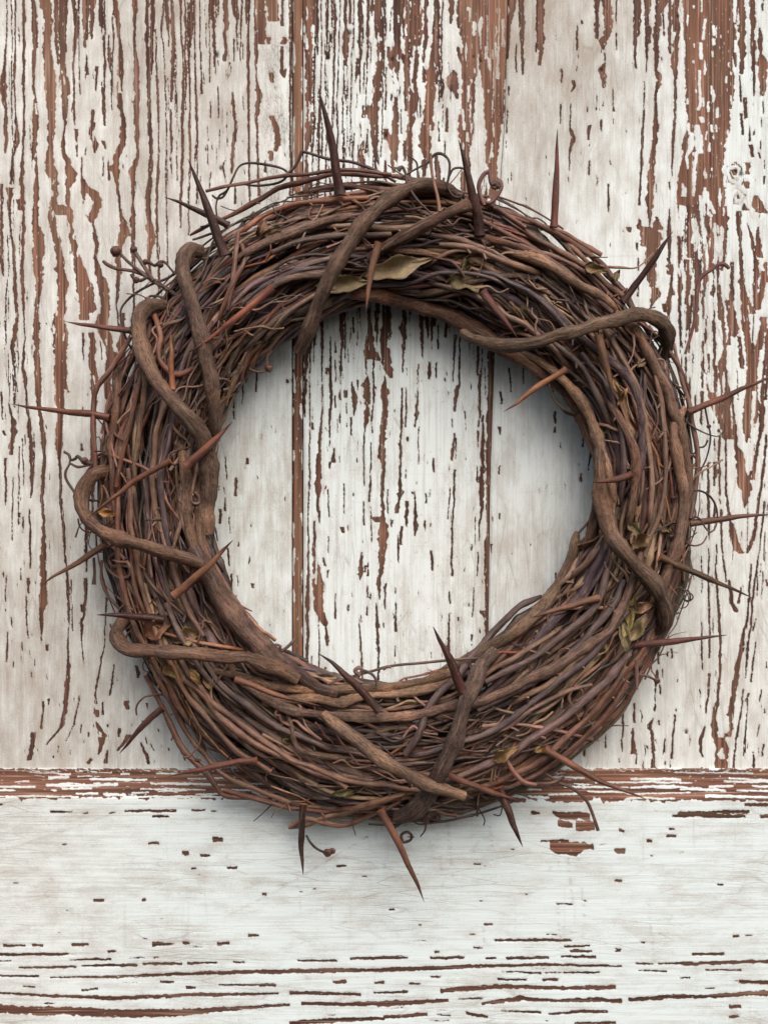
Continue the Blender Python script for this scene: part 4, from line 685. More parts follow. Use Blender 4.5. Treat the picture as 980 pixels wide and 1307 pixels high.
# ---- traced vines: (points x,y,width[,lift]) , colour, kind
def trace(txt): return [tuple(float(v) for v in p.split(',')) for p in txt.split()]
def traced(txt, color, mat=M_BARK, name='vine', step=5, sides=10, rough=.08, ridge=.05, lift=2.0, cut=(None, None), zfix=None, label=None, nodes=True, stubs=0):
    p = trace(txt); L = [list(q) + [None] * (4 - len(q)) for q in p]
    arr = []
    for q in L:
        z = surf(np.float64(q[0]), np.float64(q[1])) + q[2] / 2 * .8 + lift if q[3] is None else q[3]
        arr.append((q[0], q[1], float(z), q[2]))
    a = catmull(arr, step); 
    # let the vine follow the bulge of the ring between the traced points
    if all(q[3] is None for q in L) and len(a) > 6:
        zz = surf(a[:, 0], a[:, 1]) + a[:, 3] / 2 * .8 + lift; k = np.ones(5) / 5
        a[:, 2] = np.convolve(np.pad(zz, 2, 'edge'), k, 'valid')
        l_ = np.concatenate([[0], np.cumsum(np.hypot(np.diff(a[:, 0]), np.diff(a[:, 1])))])
        if cut[0] is None: a[:, 2] -= 16 * np.exp(-l_ / 13); a[:, 3] *= 1 - .45 * np.exp(-l_ / 7)
        if cut[1] is None: a[:, 2] -= 16 * np.exp(-(l_[-1] - l_) / 13); a[:, 3] *= 1 - .5 * np.exp(-(l_[-1] - l_) / 7)
    n = len(a); rad = a[:, 3] / 2 * (.82 if sides >= 14 else .84) * (D - a[:, 2]) / D
    ln = np.concatenate([[0], np.cumsum(np.hypot(np.diff(a[:, 0]), np.diff(a[:, 1])))])
    if nodes and ln[-1] > 60:
        for qn in np.arange(rng.uniform(15, 50), ln[-1], rng.uniform(55, 100)): rad = rad * (1 + .13 * np.exp(-((ln - qn) / 4.0) ** 2))
    a[:, 0] += np.interp(ln, np.linspace(0, ln[-1], max(3, int(ln[-1] / 22))), rng.normal(0, 1.25, max(3, int(ln[-1] / 22))))
    a[:, 1] += np.interp(ln, np.linspace(0, ln[-1], max(3, int(ln[-1] / 22))), rng.normal(0, 1.25, max(3, int(ln[-1] / 22))))
    c = jit(color, .06); cc = np.array(c)[None] * (1 + .13 * np.sin(ln / 37 + rng.uniform(0, 6)))[:, None]
    wn = np.interp(ln, np.linspace(0, ln[-1], max(4, int(ln[-1] / 26))), rng.random(max(4, int(ln[-1] / 26))))
    worn = 1 + np.clip(wn - .62, 0, 1)[:, None] * np.array([1.9, 1.55, 1.2]) * (1 if sides >= 14 else .6)
    T = Tubes(); pts = P(a[:, 0], a[:, 1], a[:, 2]); T.add(pts, rad * S * (1 + (.07 if sides >= 14 else .04) * np.interp(ln, np.linspace(0, ln[-1], max(4, int(ln[-1] / 16))), rng.normal(0, 1, max(4, int(ln[-1] / 16))))), cc * worn, sides=sides, rough=rough * 1.4, ridge=ridge * 1.25, cut=cut)
    for _ in range(stubs):
        i = int(rng.integers(3, max(4, n - 4))); d = pts[min(n - 1, i + 2)] - pts[i - 2]; d /= np.linalg.norm(d)
        side = np.cross(d, [0, -1, 0]) * rng.choice([-1, 1]); Ls = rng.uniform(5, 14) * S; k = np.linspace(0, 1, 5)[:, None]
        q = pts[i] + d * Ls * k * .6 + side * Ls * .7 * k + np.array([0, -1, 0]) * Ls * .4 * k
        T.add(q, np.linspace(rad[i] * .6, rad[i] * .35, 5) * S, cc[i], sides=6, cut=(None, PALE))
    return T.build(name, mat, wreath, label)

big = dict(mat=M_BIG, sides=16, step=3, nodes=False, rough=.09, ridge=.075, lift=7)
def binder(txt, c=OLD, **k):
    kk = dict(big); kk.update(k); return traced(txt, c, name='binding_vine', **kk)
binder('580,262,20,60 575,246,21,72 553,237,23,88 530,238,24,98 500,250,25,112 470,277,25,124 445,312,24,126 425,347,24,122 408,385,25,108 392,425,26,88 384,448,22,72')
binder('590,425,16,70 605,434,17,86 640,441,21,100 680,437,22,112 740,420,22,122 790,407,22,118 822,402,23,102 842,410,24,84 850,430,23,62 848,450,20,40')
binder('258,322,20,66 244,320,22,78 235,335,22,92 238,362,22,104 250,408,22,116 262,450,23,114 270,500,23,98 275,535,20,82 278,560,17,66')
binder('212,388,18,62 192,392,22,74 177,410,24,86 181,445,24,104 200,485,24,118 230,520,24,120 255,555,26,106 266,590,27,92 267,630,25,80 262,680,23,72')
binder('150,598,16,54 122,606,20,64 107,625,22,74 106,650,22,84 122,674,21,98 150,687,21,112 190,699,21,122 235,712,21,116 255,722,20,104', sl(120, 88, 70), cut=(None, None))
binder('246,700,22,92 262,730,28,98 285,766,30,98 310,800,30,96 338,830,30,94 370,856,27,92 400,874,22,90 430,884,18,86', sl(100, 76, 68))
binder('178,782,16,56 158,792,22,66 149,812,24,78 165,827,24,96 215,832,23,116 270,836,23,124 310,840,22,118 345,850,21,108 380,868,20,100', sl(118, 90, 74))
binder('632,832,22,88 616,850,23,96 602,880,24,112 590,915,24,124 577,955,24,124 563,985,24,116 548,1012,26,100 530,1034,27,84 508,1044,22,66', sl(106, 84, 76))
binder('412,915,14,104 428,928,20,112 460,950,22,122 510,983,22,126 555,1006,22,118 592,1017,17,112', sl(124, 98, 82), cut=(None, PALE))
binder('766,562,16,72 763,600,21,88 765,640,23,96 778,678,24,108 800,708,24,120 825,738,24,112 844,768,24,92 846,795,24,72 828,806,20,52', sl(108, 82, 66))
binder('470,330,14,96 505,308,18,106 540,287,19,114 575,270,20,112 600,260,20,108', sl(104, 78, 62), cut=(None, PALE))
thick = dict(mat=M_BIG, sides=14, step=4, rough=.09, ridge=.06)
def heavy(txt, c=MIDB, **k):
    kk = dict(thick); kk.update(k); return traced(txt, c, **kk)
heavy('430,372,18 480,378,22 530,390,24 575,404,26 610,424,26 650,448,24 690,473,22 725,505,22 750,545,24 768,590,22 778,640,20 776,690,16', MIDB, lift=-4)
heavy('640,440,12 680,455,14 715,480,16 745,520,17 765,565,16 778,610,15 785,650,14', TAN, lift=4)
heavy('640,322,11 680,330,14 720,350,15 760,375,16 785,395,17', TAN, lift=5)
heavy('785,395,16 815,430,17 840,475,17 858,520,17 872,570,15 878,630,14 868,690,17 850,735,19 838,760,18', sl(128, 98, 80), lift=2)
heavy('735,680,17 728,712,18 706,755,19 672,795,19 640,818,18 600,836,16 560,858,14', sl(132, 104, 86), lift=0)
heavy('822,700,13 806,745,15 785,790,15 750,825,16 700,855,17 640,885,17 580,900,16 520,912,15 460,916,15 400,910,14 360,903,13 320,880,12 290,850,10', sl(140, 110, 94), lift=5)
heavy('260,855,11 310,866,13 350,874,15 400,880,14 450,881,15 510,876,15 560,866,14 590,858,13', sl(140, 108, 84), lift=5)
heavy('330,900,12 380,893,15 430,897,16 470,888,14 530,882,14 580,870,13', TAN, lift=1)
heavy('366,902,10 370,925,9 376,950,9 390,962,9 430,968,9 450,968,6', sl(130, 100, 82), lift=7)
heavy('232,560,14 236,610,15 240,660,15 250,710,16 275,760,17 300,800,16 340,850,14', sl(125, 95, 76), lift=3)
heavy('254,600,13 256,650,18 258,700,18 275,740,14', sl(112, 86, 72), lift=-2)
heavy('206,450,9 188,470,12 184,500,10 176,560,9 172,620,8', sl(140, 108, 84), lift=4)
heavy('735,700,16 752,690,17 760,665,14 762,640,12', sl(104, 76, 62), lift=-6, cut=(None, DARK))
heavy('870,520,13 860,560,16 867,600,17 872,650,18 862,700,20 845,740,20', sl(132, 102, 84), lift=4)
heavy('290,340,8 320,320,12 360,300,14 405,285,13 450,275,12', sl(124, 98, 84), lift=4)
heavy('300,420,12 330,380,13 370,355,13 410,350,12 440,350,10', sl(112, 92, 84), lift=2)
heavy('520,380,10 560,372,10 600,360,12 640,352,12 690,356,10', sl(118, 92, 80), lift=-2)
heavy('570,330,8 540,322,9 500,318,8 460,315,8', TAN, lift=5)
heavy('660,365,9 700,392,10 740,430,12 790,470,13 815,520,13 818,580,12 808,640,10', sl(98, 80, 84), lift=2)
heavy('770,500,11 795,540,13 812,590,14 808,640,12 800,680,10', sl(126, 96, 78), lift=4)
heavy('590,300,8 640,310,11 690,330,12', MIDB, lift=3)
heavy('150,470,9 148,520,10 140,570,10 142,620,9 150,670,9', sl(116, 84, 66), lift=2)

# mid-weight traced strands that cross the body
MIDS = [
 ('243,298,6 290,278,7 330,255,8 380,232,8 430,222,8 480,224,8 530,232,7', RED), ('262,244,5,62 320,232,5,66 375,224,6,68 440,216,6,72 500,222,6,74', RED),
 ('305,300,8 312,330,8 300,360,8 285,395,8 278,420,6', RED), ('306,300,9 335,275,8 375,262,8 420,255,8 470,252,8', sl(150, 96, 66)),
 ('303,300,7 298,345,8 292,395,6', RED), ('180,410,6 196,395,9 206,425,8 205,455,8 222,478,9 245,472,7 260,468,6', sl(140, 80, 56)),
 ('168,430,7,60 140,470,8,62 122,505,8,60 120,545,8,60 124,600,8,62', RED), ('115,596,4 130,580,5 155,586,5 190,600,5 205,618,5 213,642,5 228,662,5 258,690,5', sl(140, 92, 68)),
 ('196,404,7 186,440,8 176,500,8 162,560,8 150,620,7', RED), ('214,500,9 200,560,9 195,620,9 200,690,8', sl(128, 96, 76)),
 ('230,500,9 215,560,10 205,610,10 212,680,10 226,730,9', PURP), ('150,620,7 150,680,8 156,740,8 175,800,8 205,860,9 240,920,9 262,960,8', sl(124, 80, 62)),
 ('165,600,7 170,680,8 182,750,8 210,830,9 250,900,9 300,955,9 345,985,7', sl(132, 92, 72)), ('185,860,7 205,900,9 230,950,9 262,985,10 285,1012,9 320,1020,7', RED),
 ('190,840,8 215,890,9 245,940,8 280,985,8 330,1010,8 400,1030,8 460,1035,8', MIDB), ('215,820,8 250,870,9 295,915,9 350,955,10 410,985,9 470,1000,9 540,1010,8', sl(136, 100, 80)),
 ('235,800,8 275,865,9 320,905,10 380,940,9 430,960,8', GREY), ('235,868,8 262,890,10 285,920,10 330,950,10 400,985,9 445,1005,8', sl(126, 90, 72)),
 ('285,1010,9 340,1022,9 400,1035,8 460,1030,8 520,1015,7', RED), ('370,1058,6 400,1048,8 440,1036,9 480,1022,9 530,1012,8 560,995,7', sl(142, 100, 72)),
 ('368,1056,6 390,1044,7 415,1050,8 440,1052,8 480,1038,7 520,1020,6', sl(132, 92, 70)), ('600,945,7 640,930,8 680,905,8 720,885,7 755,872,5', sl(140, 104, 88)),
 ('615,926,6 660,924,6 710,932,6 765,946,5', PINK), ('690,760,9 650,785,10 606,832,12 582,868,12 550,900,13 536,935,12 518,965,10', sl(86, 66, 66)),
 ('540,1010,9 600,985,10 660,955,11 720,915,12 775,870,12 805,835,11', sl(120, 94, 90)), ('560,1015,8 630,1000,9 700,960,10 760,905,9 800,850,9', sl(120, 80, 62)),
 ('600,1012,8 660,1000,9 720,965,9 770,915,9 800,870,7', RED), ('520,965,9 580,950,10 640,925,10 700,880,10 750,840,11 800,780,9', PURP),
 ('610,905,9 660,880,10 720,840,11 770,790,11 795,740,9', sl(90, 76, 80)), ('620,870,9 670,845,10 720,810,10 760,770,10 775,730,9', sl(110, 90, 86)),
 ('650,900,8 700,870,9 745,835,9 790,790,8', sl(146, 112, 92)), ('725,740,8 745,720,10 762,700,11 765,690,10', sl(130, 98, 80)),
 ('700,760,8 725,735,7 740,700,6', TAN), ('560,880,7 600,872,8 640,850,8 690,820,8 720,800,7', sl(140, 108, 88)),
 ('630,265,8 680,285,8 720,305,9 765,335,9 790,365,9 812,400,8', RED), ('645,275,6 700,290,7 740,310,7 768,325,8', sl(130, 82, 62)),
 ('660,290,8 710,320,9 760,350,9 800,385,9 830,425,8', MIDB), ('640,300,7 690,325,7 740,360,8 780,400,8', sl(110, 74, 62)),
 ('770,420,7 795,460,8 815,500,8 826,560,8 832,620,8 828,680,7', sl(138, 108, 90)), ('775,425,5 790,470,6 812,520,7 820,580,7 815,650,6', sl(120, 88, 74)),
 ('860,440,7 874,490,7 885,550,8 890,600,8 880,660,8', sl(116, 80, 66)), ('800,400,6 838,430,7 868,470,7 880,510,6', sl(118, 76, 60)),
 ('836,480,7 846,540,8 850,600,8 840,660,8 822,710,8', sl(124, 94, 78)), ('790,640,7 815,600,7 828,560,6', GREY),
 ('740,450,8 770,490,9 790,540,9 796,600,9 790,650,7', PURP), ('700,430,7 735,460,8 760,500,9 780,550,8', GREY),
 ('560,312,9 600,318,10 645,335,11 690,350,10', sl(142, 106, 84)), ('500,300,9 550,300,9 600,310,9 650,335,9', sl(124, 94, 82)),
 ('410,290,9 450,288,9 500,292,10 550,288,9', sl(140, 110, 90)), ('330,330,9 380,310,9 440,300,9 500,298,8', GREY),
 ('300,400,8 340,365,9 380,345,9 430,340,8', PURP), ('330,440,7 360,405,8 395,380,8 420,370,7', sl(116, 90, 80)),
 ('280,430,8 320,390,9 370,352,9 420,330,8 470,328,7', sl(96, 76, 74)), ('310,450,8 345,415,9 380,385,8', sl(112, 86, 72)),
 ('420,388,7 460,366,8 520,362,7 560,350,7 610,352,7 660,372,7', PURP), ('545,360,7 590,372,8 640,395,9 690,430,9 730,470,8', sl(134, 104, 86)),
 ('540,340,6 575,320,7 610,320,7', sl(130, 96, 78)), ('600,345,7 650,360,8 700,395,9 750,450,8', sl(84, 70, 80)),
 ('620,300,6 650,318,7 700,325,7 760,360,7 800,400,7', sl(120, 84, 72)), ('560,270,6 600,275,7 650,300,7 700,330,6', RED),
 ('470,240,7 520,245,8 580,250,8 625,262,8 670,290,7', RED), ('380,250,7 430,238,7 480,238,7 540,246,6', sl(110, 70, 56)),
 ('700,470,6 722,490,7 735,530,8 750,560,7 765,568,6', sl(140, 110, 92)), ('745,540,5 770,545,6 790,552,5 805,550,4', TAN),
 ('270,410,6,112 262,440,6,112 243,450,4,106', RED), ('250,540,7 240,580,8 232,640,9 245,700,9', sl(98, 80, 80)),
 ('262,560,6 252,600,6 236,650,7 222,700,6', sl(150, 116, 96)), ('200,640,7 212,700,8 232,760,9 258,810,8', sl(132, 102, 84)),
 ('212,770,8 236,820,9 270,870,9 310,905,8', sl(104, 84, 82)), ('166,700,6 172,750,7 195,800,7', sl(130, 90, 70)),
 ('205,805,5 250,820,6 300,828,5 330,830,4', sl(150, 98, 64)), ('255,660,7 262,700,7', TAN),
]
for txt, c in MIDS: traced(txt, c, lift=4, stubs=int(rng.integers(0, 3)), cut=(PALE if rng.random() < .35 else None, PALE if rng.random() < .35 else None))

# ---- thorns
def thorn(bx, by, tx, ty, wd, color, zb=None, zt=None, bend=0.0):
    zb_ = float(surf(np.float64(bx), np.float64(by))) + 4 if zb is None else zb
    zt_ = zb_ + rng.uniform(0, 14) if zt is None else zt
    L = math.hypot(tx - bx, ty - by); n = max(14, int(L / 4)); u = np.linspace(0, 1, n)
    nx_, ny_ = -(ty - by) / L, (tx - bx) / L
    b = (bend + rng.normal(0, .008)) * L * np.sin(np.pi * u) + np.interp(u, np.linspace(0, 1, 6), rng.normal(0, .6, 6))
    px = bx + (tx - bx) * u + nx_ * b; py = by + (ty - by) * u + ny_ * b; z = zb_ + (zt_ - zb_) * u
    prof = np.interp(u, [0, .05, .25, .5, .8, .95, 1], [1.22, 1.02, 1.0, .86, .46, .16, .05])
    c0 = np.array(jit(color, .18)); tip = np.array(sl(48, 24, 20))
    k = np.clip((u - .72) / .28, 0, 1)[:, None]; cc = c0[None] * (1 - k) + tip[None] * k
    cc = cc * (1 + .14 * np.sin(u * 9 + rng.uniform(0, 6)))[:, None]
    T = Tubes(); T.add(P(px, py, z), prof * wd * .84 / 2 * S * (D - z) / D, cc, sides=12, rough=.09, ridge=.06, cut=(sl(150, 90, 50), None))
    return T.build('thorn', M_THORN, wreath)
TD = sl(64, 34, 27); TR = sl(104, 60, 46); TO = sl(148, 98, 62); TM = sl(116, 74, 52)
TH_L = [(433,248,406,112,14,TD,88,118,.01),(287,326,240,203,14,TD,92,112,.01),(292,288,210,252,10,TD,74,80,.02),(614,300,584,178,15,TD,96,120,.015),(707,290,711,165,11,TR,70,78,0),
 (796,385,858,295,12,TD,74,96,0),(878,526,992,476,10,TR,66,74,.01),(722,472,643,526,10,TO,96,104,.02),(764,428,784,508,13,TO,116,122,0),(483,310,467,400,11,TM,120,126,.02),(615,372,660,431,12,TR,112,116,0),
 (172,422,84,410,9,TR,62,66,-.02),(140,533,14,517,10,TM,58,62,.01),(238,594,297,538,13,TM,112,118,.02),(348,368,243,449,11,TO,122,126,-.02),(220,497,218,418,9,TO,122,126,0),
 (132,698,52,748,10,TM,66,74,.01),(222,760,297,689,13,TM,116,132,.02),(210,791,124,784,12,TD,96,104,.02),(208,903,152,962,10,TD,70,76,.02),(218,588,113,661,9,TM,120,112,.03),
 (328,970,214,992,10,TR,104,98,.03),(386,1026,387,1117,11,TD,82,84,.01),(485,1034,541,1151,12,TM,84,90,-.01),(636,1005,667,1081,13,TD,84,86,0),(570,988,668,1024,10,TR,106,84,.02),
 (694,956,824,1020,11,TM,92,88,.02),(484,908,406,833,13,TD,116,126,.03),(590,884,552,800,14,TD,118,128,.02),(764,764,676,789,11,TM,100,112,.02),(805,824,927,811,11,TR,72,78,.01),
 (842,711,961,763,11,TM,92,84,.01),(880,668,986,656,10,TR,66,72,.01),(806,606,756,615,10,TR,118,112,-.04),(300,866,410,902,10,TM,122,112,.02)]
for t in TH_L: thorn(t[0], t[1], t[2], t[3], t[4], t[5], t[6], t[7], t[8])

# ---- tendrils and fine shoots
def tendril(txt, color=DARK, wd_end=.55, name='tendril', z=None, lift=6, balls=()):
    p = trace(txt); arr = []
    for i, q in enumerate(p):
        zz = (float(surf(np.float64(q[0]), np.float64(q[1]))) + lift if z is None else z) if len(q) < 4 else q[3]
        if math.hypot(q[0] - CX, q[1] - CY) > 400 and z is None and len(q) < 4: zz = 46 + 10 * math.sin(i)
        arr.append((q[0], q[1], zz, q[2]))
    a = catmull(arr, 2.2); a[:, 2] = np.convolve(np.pad(a[:, 2], 3, 'edge'), np.ones(7) / 7, 'valid')
    T = Tubes(); pts = P(a[:, 0], a[:, 1], a[:, 2]); T.add(pts, a[:, 3] / 2 * S, jit(color, .08), sides=7, rough=.12)
    o = T.build(name, M_BARK, wreath)
    for (bx, by, br) in balls:
        seed_pod(bx, by, float(a[np.argmin(np.hypot(a[:, 0] - bx, a[:, 1] - by)), 2]), br, parent=o)
    return o
def seed_pod(x, y, z, r, parent=None, el=1.0, ang=0.0):
    n, m = 9, 12; th = np.linspace(.02, np.pi - .02, n)[:, None]; ph = np.linspace(0, 2 * np.pi, m, endpoint=False)[None]
    g = rng.normal(0, .05, (n, m)); k = 1 + .10 * np.cos(ph * 3) * np.sin(th) + g
    X = r * el * np.cos(th) * k + 0 * ph; Y = r * np.sin(th) * np.cos(ph) * k; Z = r * np.sin(th) * np.sin(ph) * k
    px = x + X * math.cos(ang) - Y * math.sin(ang); py = y + X * math.sin(ang) + Y * math.cos(ang)
    V = P(px, py, z + Z).reshape(-1, 3) - WOFF; idx = np.arange(n * m).reshape(n, m); nx = np.roll(idx, -1, 1)
    F = [tuple(q) for q in np.stack([idx[:-1], nx[:-1], nx[1:], idx[1:]], -1).reshape(-1, 4).tolist()] + [tuple(idx[0][::-1].tolist()), tuple(idx[-1].tolist())]
    c = np.repeat(jit(sl(104, 62, 48))[None], n * m, 0)
    return make_mesh('seed_pod', V, F, M_BARK, parent or wreath, vec=dict(barkco=V * 1.0), colr=dict(col=c))
K = sl(58, 38, 34)
tendril('277,276,2.4 276,262,2.4 280,250,3 290,243,3 298,226,3 306,212,3 320,208,3 345,211,3 362,216,3 367,223,3 356,233,3 330,237,3 308,235,2.4', K, z=58)
tendril('271,249,2.4 276,253,2.6 284,252,3 290,244,3', K, z=58)
tendril('282,263,1.2 296,268,1.4 312,269,1.4', K, z=50)
tendril('364,224,4 376,213,4.5 383,200,5 385,194,5 393,195,4 420,203,4 450,207,4 480,218,4 505,232,4', sl(84, 52, 44), z=66)
tendril('510,228,2.6 530,216,3 545,208,3 555,197,3.2 565,197,3.2 573,206,3.2 573,222,3.2 571,238,3 578,250,3 588,252,3 592,246,2.6', K, z=88)
tendril('573,225,2.8 578,216,3 586,214,3 594,216,2.6', K, z=88)
tendril('549,196,4 552,225,4 558,250,4.5 561,270,5', PINK, z=112)
tendril('508,217,7 513,213,4 517,220,3.2 520,235,3.2 530,252,3 545,268,3 552,275,2.4', sl(80, 48, 40), z=108)
tendril('618,262,5 613,250,5 611,236,5 617,223,5 624,220,4.6 626,232,4.6 631,240,4.6 637,230,5 640,238,5 634,250,5 624,259,5 616,254,4.4', sl(124, 84, 70), z=92)
tendril('627,236,7 633,234,8 637,240,6', sl(70, 36, 30), z=92)
# seed stalk at the upper left
tendril('226,378,5 214,369,5 200,361,5 190,354,5 176,344,4.4 164,334,4 154,324,4', sl(92, 58, 50), z=58, balls=((148, 320, 7),))
tendril('190,354,4 170,346,4.4 150,343,4.6 138,338,5 132,333,4', sl(110, 70, 56), z=56)
tendril('196,358,5 188,346,5.4 178,330,5.4 170,318,5', sl(110, 70, 58), z=60, balls=((171, 318, 4.6),))
tendril('198,358,4 189,354,4 180,358,4 172,356,4 168,350,4', sl(70, 44, 40), z=60, balls=((174, 357, 4.5),))
tendril('186,334,4 193,336,3.6 198,339,3.4 205,334,3.4 211,335,3.4 217,342,3 224,350,3', sl(78, 48, 42), z=60, balls=((205, 338, 4), (186, 334, 4)))
tendril('226,348,3 212,356,3.4 198,361,3.4 180,370,3.2 166,380,3.2 156,392,3.2 154,404,3 157,420,3 163,436,3 168,445,3', K, z=54)
tendril('188,384,4 192,378,3 202,378,3 208,380,3', K, z=60, balls=((189, 382, 4),))
tendril('246,306,2.6 256,303,3 270,298,3', K, z=60); tendril('256,290,3 270,287,3 286,284,3', K, z=62)
# left side
tendril('82,577,3 88,580,3.6 91,587,3.6 97,585,3.6 99,582,3.6 106,588,5 112,590,6 120,592,5 126,584,5', K, z=50, balls=((108, 588, 5),))
tendril('82,576,3 89,581,3 89,592,3 84,602,3.6 85,612,3.6 94,626,3.6 101,634,3.6 112,638,3.6 128,639,3.6 140,637,3', sl(88, 58, 50), z=52)
tendril('91,592,3 100,596,3.4 112,594,3 120,592,3', sl(88, 58, 50), z=50); tendril('118,594,4 111,603,3.6 106,611,3', sl(90, 60, 50), z=52)
tendril('120,712,4 121,730,4 120,746,6', sl(80, 54, 46), z=40); tendril('141,796,2.6 143,802,2.6 150,803,2.6 154,797,2.6', K, z=44)
tendril('150,704,4 140,712,4 143,722,4 156,722,4 162,712,4', sl(112, 80, 68)); tendril('134,718,4 142,730,4 156,738,4 166,734,4 165,724,4 152,722,3.4', sl(112, 80, 68))
tendril('130,715,3.6 130,740,4 138,760,4 152,776,4', sl(100, 70, 58), z=60); tendril('248,628,4 254,634,4 254,642,4 246,642,4 243,634,4', sl(112, 84, 76), lift=10)
# inside top-left curl and pods
tendril('318,470,3 326,474,3.4 336,474,3.4 341,466,3.4 341,456,3.4 348,448,3', sl(104, 80, 68), z=60, balls=((343, 470, 5),))
tendril('281,508,2.6 292,498,2.6 306,488,2.6 316,482,2.6', K, z=50)
tendril('352,836,4.4 348,829,4.4 352,823,4.4 358,825,4.4 357,832,4 364,828,4 372,821,4 377,815,3', sl(110, 82, 74), z=70)
tendril('418,873,3 440,866,3.4 470,858,3.4 500,850,3.4 540,846,3.4 580,842,3.4 612,840,3', sl(104, 78, 70), z=72)
tendril('456,866,3 462,856,4.6 458,852,4.6 453,857,4.6 460,862,4.4', sl(120, 90, 80), z=86); tendril('464,856,3.4 474,860,3.4 480,868,3.4 481,876,3', K, z=88)
tendril('489,855,3 494,851,4 499,852,3', sl(110, 80, 68), z=74)
# right side
tendril('874,452,3.4 882,425,4 888,395,4.4 890,365,4.6 896,352,5.4 908,344,5 918,337,6 925,338,5.4 930,343,4.6', sl(112, 62, 48), z=44)
tendril('899,519,2.4 903,540,2.6 906,556,2.6 904,574,2.4 899,590,2.4 892,602,2.4', K, z=44, balls=((904, 544, 3),))
tendril('890,571,2.4 898,570,2.4 903,562,2.4', K, z=44); tendril('884,626,2.4 895,627,2.6 906,634,2.6 913,646,2.6 915,660,2.6 912,674,2.6 906,679,2.6 900,674,2.6 894,664,2.8 888,660,3 880,662,3', sl(66, 42, 38), z=70)
tendril('848,772,2.4 858,771,2.6 868,768,2.6 872,762,2.4 880,757,2 884,763,2 876,768,2 870,757,2 878,754,2 880,766,2 870,764,2 873,755,2', K, z=48)
tendril('795,862,3 812,861,3 826,863,3.2 836,868,3.4', sl(92, 66, 56), z=64, balls=((838, 869, 4),))
tendril('811,842,5 812,860,5 812,880,4', sl(112, 74, 62), z=76); tendril('704,505,3 712,515,3.4 724,528,3.4 740,530,3', sl(70, 58, 46), z=56); tendril('700,490,3 706,508,3 716,520,3.4 732,528,3', sl(90, 70, 56), z=60)
# bottom
tendril('504,1052,3 503,1062,3.6 508,1072,3.6 515,1075,3.6 524,1072,3.4 525,1066,3.4 519,1062,3.4 512,1066,3.4 514,1074,3', sl(64, 42, 40), z=50)
tendril('470,1052,2.6 500,1053,2.8 520,1049,2.8 543,1046,3 560,1041,3', sl(88, 66, 58), z=46, balls=((543, 1047, 4.4), (558, 1043, 4)))
tendril('552,1026,5 558,1034,5 568,1039,4.4 583,1041,5', sl(116, 78, 62), z=60); tendril('391,1066,3 396,1075,3 404,1083,3 414,1088,3', sl(66, 46, 42), z=50, balls=((418, 1088, 5.4), (424, 1086, 4.2)))
tendril('610,1010,3 609,1025,3 609,1042,2.4', K, z=60); tendril('690,984,4 700,990,4 712,999,4.6 730,1006,4.4 748,1022,4.4 757,1042,4.4 763,1060,5', sl(104, 72, 62), z=64)
tendril('640,980,4 665,998,5 700,1000,5 720,992,4.4', sl(118, 82, 72), z=66); tendril('700,985,3 715,976,3.4 722,970,3', K, z=60)
tendril('646,970,5 655,985,6 668,998,6 684,1002,5', sl(150, 98, 80), z=96)
# random curls lying on the body
for _ in range(36):
    t = rng.uniform(0, 2 * np.pi); r = rin(t) + (rout(t) - rin(t)) * rng.uniform(.06, 1.02); x = CX + r * math.cos(t); y = CY - r * math.sin(t)
    R = rng.uniform(4, 11); turns = rng.uniform(.25, .95); a0 = rng.uniform(0, 6.28); k = np.linspace(0, 1, 14); sg = rng.choice([-1, 1])
    rr = R * (1.2 - k * rng.uniform(.2, .8)) * (1 + .22 * np.sin(k * rng.uniform(4, 12) + a0)); xs = x + rr * np.cos(a0 + sg * k * turns * 6.28); ys = y + rr * np.sin(a0 + sg * k * turns * 6.28)
    tail = rng.uniform(8, 30); xs = np.concatenate([[xs[0] - (xs[1] - xs[0]) * tail / 5 + rng.normal(0, 3)], xs]); ys = np.concatenate([[ys[0] - (ys[1] - ys[0]) * tail / 5 + rng.normal(0, 3)], ys])
    wd = rng.uniform(1.9, 3.8)
    tendril(' '.join('%.1f,%.1f,%.1f' % (a, b, wd) for a, b in zip(xs, ys)), [MIDB, sl(112, 84, 72), RED, GREY, DARK][int(rng.integers(5))], lift=rng.uniform(2, 12))
# thin dry shoots over the body and sticking out at the rim
for i in range(96):
    t = rng.uniform(0, 2 * np.pi); r = rin(t) + (rout(t) - rin(t)) * rng.uniform(.1, .98); L = rng.uniform(25, 90)
    ta = t + np.pi / 2 * rng.choice([-1, 1]) + rng.normal(0, .38); x = CX + r * math.cos(t); y = CY - r * math.sin(t); pts = []
    for k in np.linspace(0, 1, 5):
        pts.append((x + math.cos(ta) * L * k, y - math.sin(ta) * L * k, rng.uniform(2.0, 4.4) * (1 - .3 * k))); ta += rng.normal(0, .16)
    tendril(' '.join('%.1f,%.1f,%.1f' % p for p in pts), [TAN, sl(150, 112, 84), MIDB, RED, PINK][int(rng.integers(5))], name='twig', lift=rng.uniform(3, 10))

